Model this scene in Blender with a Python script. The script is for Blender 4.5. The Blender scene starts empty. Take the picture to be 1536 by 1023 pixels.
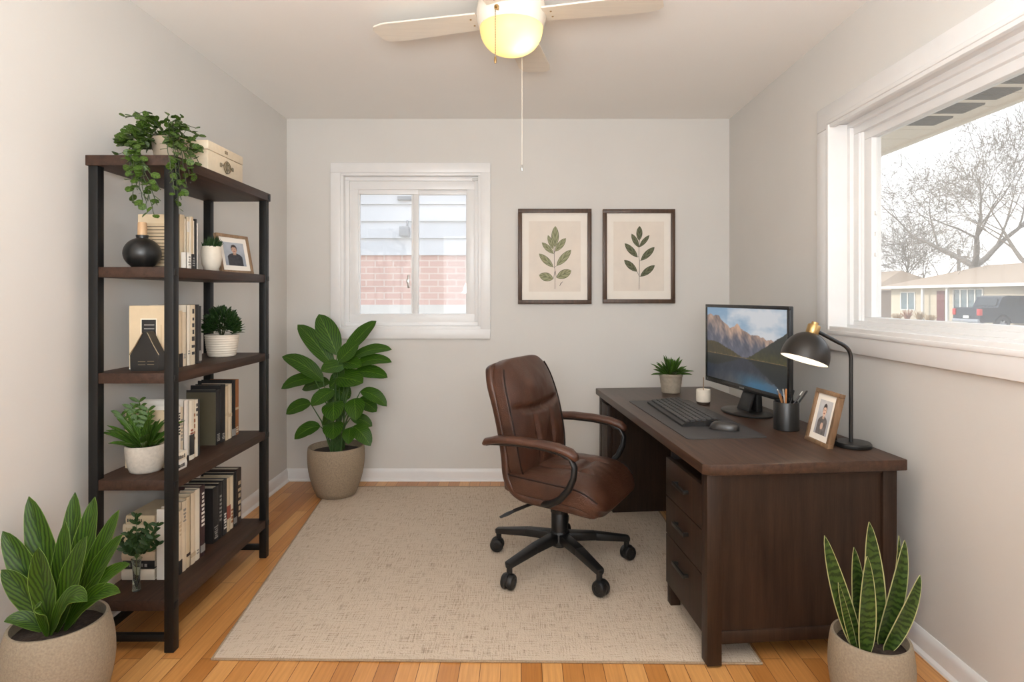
import bpy, bmesh, math, random
from mathutils import Vector, Matrix, noise, Quaternion

# ------------------------------------------------------------------ camera, world, lights, exposure
SC = bpy.context.scene
COL = SC.collection
F, CX, CY, CZ = 900.0, 782.0, 445.0, 1.23        # focal length in pixels, principal point, eye height

cam_data = bpy.data.cameras.new('camera')
cam = bpy.data.objects.new('camera', cam_data)
COL.objects.link(cam)
cam.location = (0, 0, CZ)
cam.rotation_euler = (math.pi / 2, 0, 0)
cam_data.sensor_width = 36
cam_data.lens = F / 1536 * 36
cam_data.shift_x = -(CX - 768) / 1536
cam_data.shift_y = -(511.5 - CY) / 1536
cam_data.clip_start = 0.02
cam_data.clip_end = 400
SC.camera = cam

SC.view_settings.view_transform = 'Standard'
SC.view_settings.look = 'None'
SC.view_settings.exposure = 0.0
SC.view_settings.gamma = 1
SC.view_settings.use_curve_mapping = False
SC.cycles.use_denoising = True
SC.cycles.max_bounces = 8
SC.cycles.diffuse_bounces = 6
SC.cycles.sample_clamp_indirect = 6.0
SC.cycles.caustics_reflective = False
SC.cycles.caustics_refractive = False

SKY = 2.3
world = bpy.data.worlds.new('sky')
SC.world = world
world.use_nodes = True
wt = world.node_tree
wt.nodes.clear()
w_out = wt.nodes.new('ShaderNodeOutputWorld')
w_bg = wt.nodes.new('ShaderNodeBackground')
w_tc = wt.nodes.new('ShaderNodeTexCoord')
w_sep = wt.nodes.new('ShaderNodeSeparateXYZ')
w_ramp = wt.nodes.new('ShaderNodeValToRGB')
w_ramp.color_ramp.elements[0].position = 0.0
w_ramp.color_ramp.elements[0].color = (1, 0.985, 0.97, 1)
w_ramp.color_ramp.elements[1].position = 0.7
w_ramp.color_ramp.elements[1].color = (0.72, 0.84, 1.0, 1)
wt.links.new(w_tc.outputs['Generated'], w_sep.inputs[0])
wt.links.new(w_sep.outputs['Z'], w_ramp.inputs['Fac'])
wt.links.new(w_ramp.outputs['Color'], w_bg.inputs['Color'])
w_bg.inputs['Strength'].default_value = SKY
wt.links.new(w_bg.outputs['Background'], w_out.inputs['Surface'])


def light(name, kind, loc, rot, energy, color=(1, 1, 1), **kw):
    d = bpy.data.lights.new(name, kind)
    d.energy = energy
    d.color = color
    for k, v in kw.items():
        if k == 'portal':
            d.cycles.is_portal = v
        else:
            setattr(d, k, v)
    o = bpy.data.objects.new(name, d)
    COL.objects.link(o)
    o.location = loc
    o.rotation_euler = rot
    return o


PI = math.pi
# the sun stands over the roof, behind the house, and lights only the street side opposite
light('sun', 'SUN', (-10, -8, 20), Vector((0.84, -0.05, -0.54)).to_track_quat('-Z', 'Y').to_euler(), 2.2, (1.0, 0.93, 0.82), angle=0.03)
# added fill light, set in the made-up window behind the camera
light('rear_fill', 'AREA', (-0.1, -1.44, 1.45), (PI / 2, 0, 0), 20, (0.935, 0.972, 1.0), shape='RECTANGLE', size=2.3, size_y=1.5)
# added fill light, thrown up at the ceiling from behind the camera
light('ceiling_bounce_fill', 'AREA', (-0.15, -0.45, 1.45), Vector((-0.03, 0.42, 0.91)).to_track_quat('-Z', 'Y').to_euler(), 114, (0.935, 0.972, 1.0), shape='RECTANGLE', size=1.3, size_y=0.8)
# sky portals in the two windows in view
light('right_window_portal', 'AREA', (1.56, 1.70, 1.52), (0, PI / 2, 0), 1, shape='RECTANGLE', size=0.80, size_y=1.75, portal=True)
light('back_window_portal', 'AREA', (-0.73, 4.16, 1.51), (-PI / 2, 0, 0), 1, shape='RECTANGLE', size=0.8, size_y=0.85, portal=True)


# ------------------------------------------------------------------ helpers
def P(px, py, d):
    return Vector(((px - CX) * d / F, d, CZ - (py - CY) * d / F))


def lin(c):
    c = c / 255.0
    return c / 12.92 if c <= 0.04045 else ((c + 0.055) / 1.055) ** 2.4


def rgb(r, g, b):
    return (lin(r), lin(g), lin(b), 1.0)


class MB:
    def __init__(self):
        self.bm = bmesh.new()
        self.uv = self.bm.loops.layers.uv.new('UVMap')

    def _merge(self, t, M=None):
        if M is not None:
            bmesh.ops.transform(t, matrix=M, verts=t.verts)
        me = bpy.data.meshes.new('tmp')
        t.to_mesh(me)
        t.free()
        self.bm.from_mesh(me)
        bpy.data.meshes.remove(me)
        return self

    def box(self, x0, x1, y0, y1, z0, z1, bev=0.0, M=None, seg=2):
        t = bmesh.new()
        bmesh.ops.create_cube(t, size=1)
        bmesh.ops.scale(t, vec=(abs(x1 - x0), abs(y1 - y0), abs(z1 - z0)), verts=t.verts)
        if bev:
            bmesh.ops.bevel(t, geom=t.edges[:], offset=bev, segments=seg, affect='EDGES', profile=0.5)
        bmesh.ops.translate(t, vec=((x0 + x1) / 2, (y0 + y1) / 2, (z0 + z1) / 2), verts=t.verts)
        return self._merge(t, M)

    def bar(self, a, b, w, h, bev=0.0, up=Vector((0, 0, 1)), w2=None, h2=None):
        a, b = Vector(a), Vector(b)
        t = (b - a)
        L = t.length
        t.normalize()
        s = t.cross(up)
        if s.length < 1e-4:
            s = t.cross(Vector((0, 1, 0)))
        s.normalize()
        n = s.cross(t)
        w2 = w if w2 is None else w2
        h2 = h if h2 is None else h2
        tb = bmesh.new()
        vs = []
        for (c, ww, hh) in ((a, w, h), (b, w2, h2)):
            for (i, j) in ((-1, -1), (1, -1), (1, 1), (-1, 1)):
                vs.append(tb.verts.new(c + s * i * ww / 2 + n * j * hh / 2))
        for f in ((3, 2, 1, 0), (4, 5, 6, 7), (0, 1, 5, 4), (1, 2, 6, 5), (2, 3, 7, 6), (3, 0, 4, 7)):
            tb.faces.new([vs[i] for i in f])
        if bev:
            bmesh.ops.bevel(tb, geom=tb.edges[:], offset=bev, segments=2, affect='EDGES', profile=0.5)
        return self._merge(tb)

    def tube(self, pts, r, seg=8, flat=1.0, up=None):
        pts = [Vector(p) for p in pts]
        n = len(pts)
        rs = r if isinstance(r, (list, tuple)) else [r] * n
        rings = []
        prev = None
        for i, p in enumerate(pts):
            t = (pts[min(i + 1, n - 1)] - pts[max(i - 1, 0)])
            if t.length < 1e-9:
                t = Vector((0, 0, 1))
            t.normalize()
            if prev is None:
                ref = Vector(up) if up is not None else (Vector((0, 0, 1)) if abs(t.z) < 0.9 else Vector((0, 1, 0)))
                s = t.cross(ref).normalized()
            else:
                s = prev - t * prev.dot(t)
                if s.length < 1e-6:
                    s = t.orthogonal()
                s.normalize()
            prev = s
            b = t.cross(s)
            rings.append([self.bm.verts.new(p + (s * math.cos(2 * PI * k / seg) + b * math.sin(2 * PI * k / seg) * flat) * rs[i]) for k in range(seg)])
        for i in range(n - 1):
            for k in range(seg):
                self.bm.faces.new((rings[i][k], rings[i][(k + 1) % seg], rings[i + 1][(k + 1) % seg], rings[i + 1][k]))
        self.bm.faces.new(rings[0][::-1])
        self.bm.faces.new(rings[-1])
        return self

    def lathe(self, prof, seg=40, c=(0, 0, 0), M=None, sx=1.0, sy=1.0):
        t = bmesh.new()
        c = Vector(c)
        rings = []
        for (r, z) in prof:
            if r < 1e-6:
                rings.append([t.verts.new(c + Vector((0, 0, z)))])
            else:
                rings.append([t.verts.new(c + Vector((r * sx * math.cos(2 * PI * k / seg), r * sy * math.sin(2 * PI * k / seg), z))) for k in range(seg)])
        for a, b in zip(rings[:-1], rings[1:]):
            for k in range(seg):
                k2 = (k + 1) % seg
                if len(a) == 1 and len(b) == 1:
                    continue
                if len(a) == 1:
                    t.faces.new((a[0], b[k2], b[k]))
                elif len(b) == 1:
                    t.faces.new((a[k], a[k2], b[0]))
                else:
                    t.faces.new((a[k], a[k2], b[k2], b[k]))
        bmesh.ops.recalc_face_normals(t, faces=t.faces[:])
        return self._merge(t, M)

    def poly(self, pts, thick=None, flip=False):
        """planar polygon, extruded by the vector thick"""
        t = bmesh.new()
        vs = [t.verts.new(Vector(p)) for p in pts]
        f = t.faces.new(vs)
        if thick is not None:
            r = bmesh.ops.extrude_face_region(t, geom=[f])
            bmesh.ops.translate(t, vec=Vector(thick), verts=[v for v in r['geom'] if isinstance(v, bmesh.types.BMVert)])
            bmesh.ops.recalc_face_normals(t, faces=t.faces[:])
        return self._merge(t)

    def leaf(self, base, tip, width, hint=(0, 0, 1), bow=0.15, fold=0.25, n=10, p=0.75, q=0.9, bowdir=(0, 0, 1), wave=0.0, cols=4, thick=0.0012, twist=0.0):
        base, tip = Vector(base), Vector(tip)
        L = (tip - base).length
        ctrl = (base + tip) / 2 + Vector(bowdir).normalized() * bow * L
        hint = Vector(hint).normalized()
        smax = p / (p + q)
        norm = (smax ** p) * ((1 - smax) ** q)
        bm = self.bm
        rows = []
        tr = []
        for i in range(n + 1):
            s = i / n
            c = base * (1 - s) ** 2 + ctrl * 2 * s * (1 - s) + tip * s * s
            t = ((ctrl - base) * (1 - s) + (tip - ctrl) * s).normalized()
            side = t.cross(hint)
            if side.length < 0.05:
                side = t.orthogonal()
            side.normalize()
            nn = side.cross(t).normalized()
            if twist:
                qq = Quaternion(t, twist * s)
                side = qq @ side
                nn = qq @ nn
            w = width / 2 * (max(s, 0.0) ** p) * (max(1 - s, 0.0) ** q) / norm
            if i == 0:
                w = width * 0.05
            if i == n:
                w = width * 0.008
            row, rowb = [], []
            for j in range(cols + 1):
                o = -1 + 2 * j / cols
                wv = wave * w * math.sin(s * 17 + o * 2) * abs(o)
                pt = c + side * o * w + nn * (fold * (abs(o) ** 1.3) * w + wv)
                row.append(bm.verts.new(pt))
                rowb.append(bm.verts.new(pt - nn * thick))
            rows.append(row)
            tr.append(rowb)
        for i in range(n):
            for j in range(cols):
                f = bm.faces.new((rows[i][j], rows[i][j + 1], rows[i + 1][j + 1], rows[i + 1][j]))
                uvs = ((j / cols, i / n), ((j + 1) / cols, i / n), ((j + 1) / cols, (i + 1) / n), (j / cols, (i + 1) / n))
                for l, u in zip(f.loops, uvs):
                    l[self.uv].uv = u
                f = bm.faces.new((tr[i][j], tr[i + 1][j], tr[i + 1][j + 1], tr[i][j + 1]))
                for l, u in zip(f.loops, (uvs[0], uvs[3], uvs[2], uvs[1])):
                    l[self.uv].uv = u
            for (j, k) in ((0, 0), (cols, cols)):
                q4 = (rows[i][j], rows[i + 1][j], tr[i + 1][j], tr[i][j]) if j == 0 else (rows[i][j], tr[i][j], tr[i + 1][j], rows[i + 1][j])
                f = bm.faces.new(q4)
                for l in f.loops:
                    l[self.uv].uv = (0.0 if j == 0 else 1.0, i / n)
        return self

    def build(self, name, m, parent=None, world=False, angle=38, subsurf=0, smooth=True):
        bmesh.ops.recalc_face_normals(self.bm, faces=self.bm.faces[:]) if subsurf else None
        me = bpy.data.meshes.new(name)
        if world and parent is not None:
            bmesh.ops.transform(self.bm, matrix=PM(parent).inverted(), verts=self.bm.verts)
        self.bm.to_mesh(me)
        self.bm.free()
        for mm in (m if isinstance(m, (list, tuple)) else [m]):
            me.materials.append(mm)
        o = bpy.data.objects.new(name, me)
        COL.objects.link(o)
        if smooth:
            for p in me.polygons:
                p.use_smooth = True
            if not subsurf:
                me.set_sharp_from_angle(angle=math.radians(angle))
        if subsurf:
            md = o.modifiers.new('subdivision', 'SUBSURF')
            md.levels = subsurf
            md.render_levels = subsurf
        if parent is not None:
            o.parent = parent
        return o


def PM(o):
    M = Matrix.LocRotScale(o.location, o.rotation_euler, None)
    if o.parent is not None:
        return PM(o.parent) @ M
    return M


def tag(o, label=None, cat=None, group=None, kind=None):
    if label:
        o['label'] = label
    if cat:
        o['category'] = cat
    if group:
        o['group'] = group
    if kind:
        o['kind'] = kind
    return o


def thing(name, label, cat, loc=(0, 0, 0), rz=0.0, group=None, kind=None):
    o = bpy.data.objects.new(name, None)
    o.empty_display_size = 0.05
    COL.objects.link(o)
    o.location = loc
    o.rotation_euler = (0, 0, rz)
    return tag(o, label, cat, group, kind)


def structure(o):
    o['kind'] = 'structure'
    return o


# ------------------------------------------------------------------ materials
MATS = {}


def base_mat(name):
    m = bpy.data.materials.new(name)
    m.use_nodes = True
    nt = m.node_tree
    b = nt.nodes['Principled BSDF']
    return m, nt, b


def node(nt, typ, **kw):
    n = nt.nodes.new(typ)
    for k, v in kw.items():
        setattr(n, k, v)
    return n


def coords(nt, scale=(1, 1, 1), rot=(0, 0, 0), src='Object'):
    tc = node(nt, 'ShaderNodeTexCoord')
    mp = node(nt, 'ShaderNodeMapping')
    mp.inputs['Scale'].default_value = scale
    mp.inputs['Rotation'].default_value = rot
    nt.links.new(tc.outputs[src], mp.inputs['Vector'])
    return mp.outputs['Vector']


def ramp(nt, fac, stops):
    r = node(nt, 'ShaderNodeValToRGB')
    els = r.color_ramp.elements
    while len(els) < len(stops):
        els.new(0.5)
    for e, (p, c) in zip(els, stops):
        e.position = p
        e.color = c
    nt.links.new(fac, r.inputs['Fac'])
    return r.outputs['Color']


def tex_noise(nt, vec, scale=5, detail=4, rough=0.55):
    n = node(nt, 'ShaderNodeTexNoise')
    n.inputs['Scale'].default_value = scale
    n.inputs['Detail'].default_value = detail
    n.inputs['Roughness'].default_value = rough
    nt.links.new(vec, n.inputs['Vector'])
    return n.outputs['Fac']


def bump(nt, b, height, strength=0.2, dist=0.01):
    n = node(nt, 'ShaderNodeBump')
    n.inputs['Strength'].default_value = strength
    n.inputs['Distance'].default_value = dist
    nt.links.new(height, n.inputs['Height'])
    nt.links.new(n.outputs['Normal'], b.inputs['Normal'])


def scale_c(c, k):
    return (min(c[0] * k, 1), min(c[1] * k, 1), min(c[2] * k, 1), 1)


def plain(name, c, rough=0.5, metal=0.0, var=0.12, nscale=8, bmp=0.0, bscale=200, spec=0.5, stretch=(1, 1, 1)):
    if name in MATS:
        return MATS[name]
    m, nt, b = base_mat(name)
    v = coords(nt, stretch)
    f = tex_noise(nt, v, nscale)
    col = ramp(nt, f, [(0.3, scale_c(c, 1 - var)), (0.7, scale_c(c, 1 + var))])
    nt.links.new(col, b.inputs['Base Color'])
    b.inputs['Roughness'].default_value = rough
    b.inputs['Metallic'].default_value = metal
    b.inputs['Specular IOR Level'].default_value = spec
    if bmp:
        bump(nt, b, tex_noise(nt, v, bscale), bmp, 0.004)
    MATS[name] = m
    return m


def wood(name, c1, c2, axis='Y', rough=0.4, scale=1.0, spec=0.5):
    m, nt, b = base_mat(name)
    st = {'X': (1.2, 22, 22), 'Y': (22, 1.2, 22), 'Z': (22, 22, 1.2)}[axis]
    v = coords(nt, tuple(s * scale for s in st))
    f = tex_noise(nt, v, 2.2, 6, 0.62)
    v2 = coords(nt, tuple(s * scale * 4 for s in st))
    f2 = tex_noise(nt, v2, 3, 3)
    mx = node(nt, 'ShaderNodeMath', operation='MULTIPLY_ADD')
    nt.links.new(f2, mx.inputs[0])
    mx.inputs[1].default_value = 0.35
    nt.links.new(f, mx.inputs[2])
    col = ramp(nt, mx.outputs[0], [(0.45, c1), (0.9, c2)])
    nt.links.new(col, b.inputs['Base Color'])
    b.inputs['Roughness'].default_value = rough
    b.inputs['Specular IOR Level'].default_value = spec
    bump(nt, b, mx.outputs[0], 0.06, 0.003)
    return m


def emissive(name, c, strength):
    m, nt, b = base_mat(name)
    b.inputs['Base Color'].default_value = scale_c(c, 0.8)
    b.inputs['Emission Color'].default_value = c
    b.inputs['Emission Strength'].default_value = strength
    b.inputs['Roughness'].default_value = 0.3
    return m


def colattr(name, emit=0.0, rough=0.35):
    m, nt, b = base_mat(name)
    a = node(nt, 'ShaderNodeVertexColor')
    a.layer_name = 'Col'
    if emit:
        b.inputs['Base Color'].default_value = (0.01, 0.01, 0.01, 1)
        nt.links.new(a.outputs['Color'], b.inputs['Emission Color'])
        b.inputs['Emission Strength'].default_value = emit
    else:
        nt.links.new(a.outputs['Color'], b.inputs['Base Color'])
    b.inputs['Roughness'].default_value = rough
    return m


def leaf_mat(name, dark, mid, vein, bands=7, rough=0.35, slant=1.6, veinw=0.05, edge=None, edgew=0.08, crossband=False):
    m, nt, b = base_mat(name)
    uv = node(nt, 'ShaderNodeUVMap')
    uv.uv_map = 'UVMap'
    sp = node(nt, 'ShaderNodeSeparateXYZ')
    nt.links.new(uv.outputs['UV'], sp.inputs[0])

    def mth(op, a, bb=None, cc=None):
        n = node(nt, 'ShaderNodeMath', operation=op)
        for i, x in enumerate((a, bb, cc)):
            if x is None:
                continue
            if isinstance(x, (int, float)):
                n.inputs[i].default_value = x
            else:
                nt.links.new(x, n.inputs[i])
        return n.outputs[0]
    d = mth('ABSOLUTE', mth('SUBTRACT', sp.outputs['X'], 0.5))           # 0 at the midrib .. 0.5 at the edge
    t = mth('MULTIPLY_ADD', d, -slant, sp.outputs['Y'])
    ns = tex_noise(nt, coords(nt, (1, 1, 1)), 30, 3)
    t2 = mth('MULTIPLY_ADD', ns, 0.16, t)
    s = mth('SINE', mth('MULTIPLY', t2, bands * 2 * PI))
    s01 = mth('MULTIPLY_ADD', s, 0.5, 0.5)
    body = ramp(nt, s01, [(0.1, dark), (0.75, mid)])
    rib = mth('LESS_THAN', d, veinw * 0.5)
    mix = node(nt, 'ShaderNodeMix', data_type='RGBA')
    nt.links.new(rib, mix.inputs[0])
    nt.links.new(body, mix.inputs[6])
    mix.inputs[7].default_value = vein
    col = mix.outputs[2]
    if edge is not None:
        mix2 = node(nt, 'ShaderNodeMix', data_type='RGBA')
        nt.links.new(mth('GREATER_THAN', d, 0.5 - edgew), mix2.inputs[0])
        nt.links.new(col, mix2.inputs[6])
        mix2.inputs[7].default_value = edge
        col = mix2.outputs[2]
    nt.links.new(col, b.inputs['Base Color'])
    b.inputs['Roughness'].default_value = rough
    b.inputs['Specular IOR Level'].default_value = 0.25
    bump(nt, b, s01, 0.12, 0.002)
    return m


WHITE = plain('white_trim_paint', rgb(232, 231, 230), 0.35, var=0.02)
WALLM = plain('warm_white_wall_paint', rgb(213, 210, 205), 0.75, var=0.025, nscale=1.6, bmp=0.05, bscale=160)
CEILM = plain('ceiling_paint', rgb(243, 241, 237), 0.85, var=0.015, nscale=1.5, bmp=0.08, bscale=120)
BLACKM = plain('black_powder_coated_steel', rgb(20, 19, 18), 0.5, var=0.1, spec=0.3)
BLACKP = plain('black_plastic', rgb(18, 17, 17), 0.45, var=0.1)
BLACKS = plain('satin_black', rgb(26, 25, 24), 0.35, var=0.08)
BRASS = plain('brushed_brass', rgb(178, 146, 98), 0.3, 1.0, var=0.08)
BRONZE = plain('antique_bronze', rgb(92, 74, 54), 0.38, 0.85, var=0.1)
STEEL = plain('brushed_steel', rgb(170, 168, 164), 0.3, 0.9, var=0.05)
SHELFW = wood('dark_walnut_shelf', rgb(38, 25, 17), rgb(70, 48, 36), 'Y', 0.55, spec=0.3)
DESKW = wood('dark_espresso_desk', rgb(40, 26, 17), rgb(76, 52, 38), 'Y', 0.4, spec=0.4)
DESKWZ = wood('shaded_espresso_upright', rgb(30, 19, 12), rgb(56, 38, 26), 'Z', 0.5, spec=0.3)  # same wood as the desktop, colour darkened for shade on the upright faces
FRAMEW = wood('walnut_frame', rgb(56, 38, 25), rgb(88, 63, 44), 'Z', 0.45)
OAKF = wood('pale_oak_frame', rgb(120, 94, 70), rgb(158, 130, 102), 'Z', 0.45)
CORK = wood('pale_wood_neck', rgb(176, 138, 100), rgb(206, 172, 134), 'Z', 0.55)
SOIL = plain('potting_soil', rgb(48, 36, 28), 0.95, var=0.5, nscale=90, bmp=0.8, bscale=120)
STONE = plain('speckled_stone_pot', rgb(140, 128, 110), 0.8, var=0.16, nscale=170, bmp=0.25, bscale=240)
STONED = plain('brown_stone_pot', rgb(146, 129, 108), 0.8, var=0.2, nscale=150, bmp=0.25, bscale=240)
CERAM = plain('cream_ceramic', rgb(214, 204, 188), 0.55, var=0.05, nscale=40)
CERAMG = plain('pale_grey_ceramic', rgb(186, 178, 166), 0.65, var=0.12, nscale=90, bmp=0.1)
TAUPE = plain('taupe_pot', rgb(158, 142, 122), 0.65, var=0.06)
GREYPOT = plain('ribbed_grey_pot', rgb(150, 138, 122), 0.75, var=0.12, nscale=60)
PAGE = plain('book_pages', rgb(222, 210, 190), 0.85, var=0.06, nscale=300, stretch=(1, 1, 0.02))
STEMM = plain('green_stem', rgb(62, 92, 40), 0.5, var=0.2, nscale=30)
STEMD = plain('dark_stem', rgb(48, 58, 30), 0.6, var=0.2, nscale=30)
MATBOARD = plain('mat_board', rgb(236, 229, 219), 0.8, var=0.02)
PAPER = plain('aged_print_paper', rgb(226, 216, 204), 0.85, var=0.03, nscale=12)
INK = plain('dark_print_ink', rgb(52, 48, 46), 0.7, var=0.1)

LEAF_A = leaf_mat('broad_veined_leaf', rgb(30, 52, 8), rgb(56, 84, 16), rgb(30, 54, 12), 7, 0.42, 0.9, 0.05, rgb(104, 130, 58), 0.02)
LEAF_B = leaf_mat('glossy_green_leaf', rgb(34, 64, 12), rgb(58, 92, 18), rgb(88, 116, 38), 7, 0.36, 1.2, 0.035)
LEAF_S = leaf_mat('banded_sword_leaf', rgb(30, 48, 16), rgb(60, 80, 30), rgb(60, 92, 46), 17, 0.42, 0.0, 0.0, rgb(168, 168, 120), 0.045)
LEAF_T = leaf_mat('round_trailing_leaf', rgb(42, 62, 18), rgb(70, 92, 32), rgb(86, 112, 52), 3, 0.42, 0.6, 0.06)
LEAF_Z = leaf_mat('succulent_leaf', rgb(36, 62, 16), rgb(72, 102, 34), rgb(90, 122, 60), 4, 0.4, 1.0, 0.06)
LEAF_D = leaf_mat('dark_fern_leaf', rgb(20, 40, 16), rgb(42, 68, 28), rgb(56, 82, 40), 4, 0.45, 1.0, 0.06)


def make_leather():
    m, nt, b = base_mat('brown_leather')
    v = coords(nt)
    f = tex_noise(nt, v, 7, 5, 0.6)
    col = ramp(nt, f, [(0.25, rgb(52, 30, 20)), (0.55, rgb(75, 47, 34)), (0.85, rgb(100, 68, 52))])
    nt.links.new(col, b.inputs['Base Color'])
    b.inputs['Roughness'].default_value = 0.36
    vo = node(nt, 'ShaderNodeTexVoronoi')
    vo.inputs['Scale'].default_value = 260
    nt.links.new(v, vo.inputs['Vector'])
    w = tex_noise(nt, coords(nt, (9, 30, 12)), 2.0, 4)
    ad = node(nt, 'ShaderNodeMath', operation='MULTIPLY_ADD')
    nt.links.new(w, ad.inputs[0])
    ad.inputs[1].default_value = 1.4
    nt.links.new(vo.outputs['Distance'], ad.inputs[2])
    bump(nt, b, ad.outputs[0], 0.22, 0.006)
    return m


LEATHER = make_leather()
PIPING = plain('dark_leather_piping', rgb(36, 22, 16), 0.6, var=0.1, spec=0.2)


def make_floor():
    m, nt, b = base_mat('honey_oak_strip_floor')
    v = coords(nt, (1, 1, 1), (0, 0, PI / 2))
    br = node(nt, 'ShaderNodeTexBrick')
    br.offset = 0.37
    br.offset_frequency = 2
    br.inputs['Color1'].default_value = (0, 0, 0, 1)
    br.inputs['Color2'].default_value = (1, 1, 1, 1)
    br.inputs['Mortar'].default_value = (0.2, 0.2, 0.2, 1)
    br.inputs['Scale'].default_value = 1.0
    br.inputs['Brick Width'].default_value = 0.86
    br.inputs['Row Height'].default_value = 0.068
    br.inputs['Mortar Size'].default_value = 0.0011
    br.inputs['Mortar Smooth'].default_value = 0.1
    nt.links.new(v, br.inputs['Vector'])
    tone = ramp(nt, br.outputs['Color'], [(0.0, rgb(178, 118, 60)), (0.35, rgb(194, 134, 74)), (0.7, rgb(206, 148, 86)), (1.0, rgb(216, 162, 100))])
    g = tex_noise(nt, coords(nt, (60, 2.2, 1)), 1.6, 6, 0.65)
    gr = ramp(nt, g, [(0.3, (0.72, 0.66, 0.60, 1)), (0.65, (1.05, 1.04, 1.02, 1))])
    mul = node(nt, 'ShaderNodeMix', data_type='RGBA', blend_type='MULTIPLY')
    mul.inputs[0].default_value = 0.8
    nt.links.new(tone, mul.inputs[6])
    nt.links.new(gr, mul.inputs[7])
    gap = node(nt, 'ShaderNodeMix', data_type='RGBA')
    nt.links.new(br.outputs['Fac'], gap.inputs[0])
    nt.links.new(mul.outputs[2], gap.inputs[6])
    gap.inputs[7].default_value = rgb(96, 56, 26)
    nt.links.new(gap.outputs[2], b.inputs['Base Color'])
    b.inputs['Roughness'].default_value = 0.3
    bump(nt, b, br.outputs['Fac'], -0.15, 0.002)
    return m


def make_rug():
    m, nt, b = base_mat('woven_beige_rug')
    a = tex_noise(nt, coords(nt, (260, 14, 1)), 1.0, 4, 0.6)
    c = tex_noise(nt, coords(nt, (14, 260, 1)), 1.0, 4, 0.6)
    mx = node(nt, 'ShaderNodeMath', operation='ADD')
    nt.links.new(a, mx.inputs[0])
    nt.links.new(c, mx.inputs[1])
    big = tex_noise(nt, coords(nt), 3.0, 3)
    m2 = node(nt, 'ShaderNodeMath', operation='MULTIPLY_ADD')
    nt.links.new(big, m2.inputs[0])
    m2.inputs[1].default_value = 0.18
    nt.links.new(mx.outputs[0], m2.inputs[2])
    col = ramp(nt, m2.outputs[0], [(0.75, rgb(142, 124, 106)), (1.1, rgb(176, 158, 139)), (1.5, rgb(200, 183, 164))])
    mp = node(nt, 'ShaderNodeMapRange')
    nt.links.new(col, b.inputs['Base Color'])
    b.inputs['Roughness'].default_value = 0.95
    b.inputs['Specular IOR Level'].default_value = 0.1
    w1 = node(nt, 'ShaderNodeTexVoronoi')
    w1.inputs['Scale'].default_value = 150
    nt.links.new(coords(nt, (1, 1, 0.01)), w1.inputs['Vector'])
    bump(nt, b, w1.outputs['Distance'], 0.5, 0.004)
    nt.nodes.remove(mp)
    return m


def make_glass():
    m = bpy.data.materials.new('window_glass')
    m.use_nodes = True
    nt = m.node_tree
    nt.nodes.clear()
    out = node(nt, 'ShaderNodeOutputMaterial')
    tr = node(nt, 'ShaderNodeBsdfTransparent')
    gl = node(nt, 'ShaderNodeBsdfGlossy')
    gl.inputs['Roughness'].default_value = 0.02
    mx = node(nt, 'ShaderNodeMixShader')
    mx.inputs[0].default_value = 0.05
    nt.links.new(tr.outputs[0], mx.inputs[1])
    nt.links.new(gl.outputs[0], mx.inputs[2])
    du = node(nt, 'ShaderNodeBsdfTranslucent')
    du.inputs['Color'].default_value = (1, 0.99, 0.97, 1)
    m2 = node(nt, 'ShaderNodeMixShader')
    m2.inputs[0].default_value = 0.115                     # pale veil mixed into the pane to imitate daylight glare
    nt.links.new(mx.outputs[0], m2.inputs[1])
    nt.links.new(du.outputs[0], m2.inputs[2])
    nt.links.new(m2.outputs[0], out.inputs['Surface'])
    return m


GLASS = make_glass()

# ------------------------------------------------------------------ room shell
XL, XR, YB, YF, ZC = -1.571, 1.393, 4.018, -1.5, 2.42
T = 0.16
W1 = (-1.245, -0.235, 1.01, 2.09)       # inner opening of the back window: x0, x1, z0, z1 (set below from the photo)


def wx(px, d=YB):
    return (px - CX) * d / F


def wz(py, d=YB):
    return CZ - (py - CY) * d / F


W1 = (wx(511), wx(722), wz(494), wz(259))
W2 = (0.95, 2.675, 1.075, 2.005)        # opening in the right wall: y0, y1, z0, z1
W3 = (-1.25, 1.05, 0.7, 2.2)            # opening for the added window behind the camera

structure(MB().box(XL - T, XR + T, YF - T, YB + T, -0.12, 0).build('floor', make_floor(), smooth=False))
structure(MB().box(XL - T, XR + T, YF - T, YB + T, ZC, ZC + 0.2).build('ceiling', CEILM, smooth=False))
structure(MB().box(XL - T, XL, YF - T, YB + T, 0, ZC).build('wall_left', WALLM, smooth=False))


def wall_with_hole(mb, axis, fixed0, fixed1, a0, a1, z0, z1, h):
    def bx(u0, u1, v0, v1):
        if axis == 'X':
            mb.box(u0, u1, fixed0, fixed1, v0, v1)
        else:
            mb.box(fixed0, fixed1, u0, u1, v0, v1)
    bx(a0, h[0], z0, z1)
    bx(h[1], a1, z0, z1)
    bx(h[0], h[1], z0, h[2])
    bx(h[0], h[1], h[3], z1)
    return mb


structure(wall_with_hole(MB(), 'X', YB, YB + T, XL, XR, 0, ZC, W1).build('wall_back', WALLM, smooth=False))
structure(wall_with_hole(MB(), 'Y', XR, XR + T, YF - T, YB + T, 0, ZC, W2).build('wall_right', WALLM, smooth=False))
structure(wall_with_hole(MB(), 'X', YF - T, YF, XL, XR, 0, ZC, W3).build('wall_front', WALLM, smooth=False))


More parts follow.
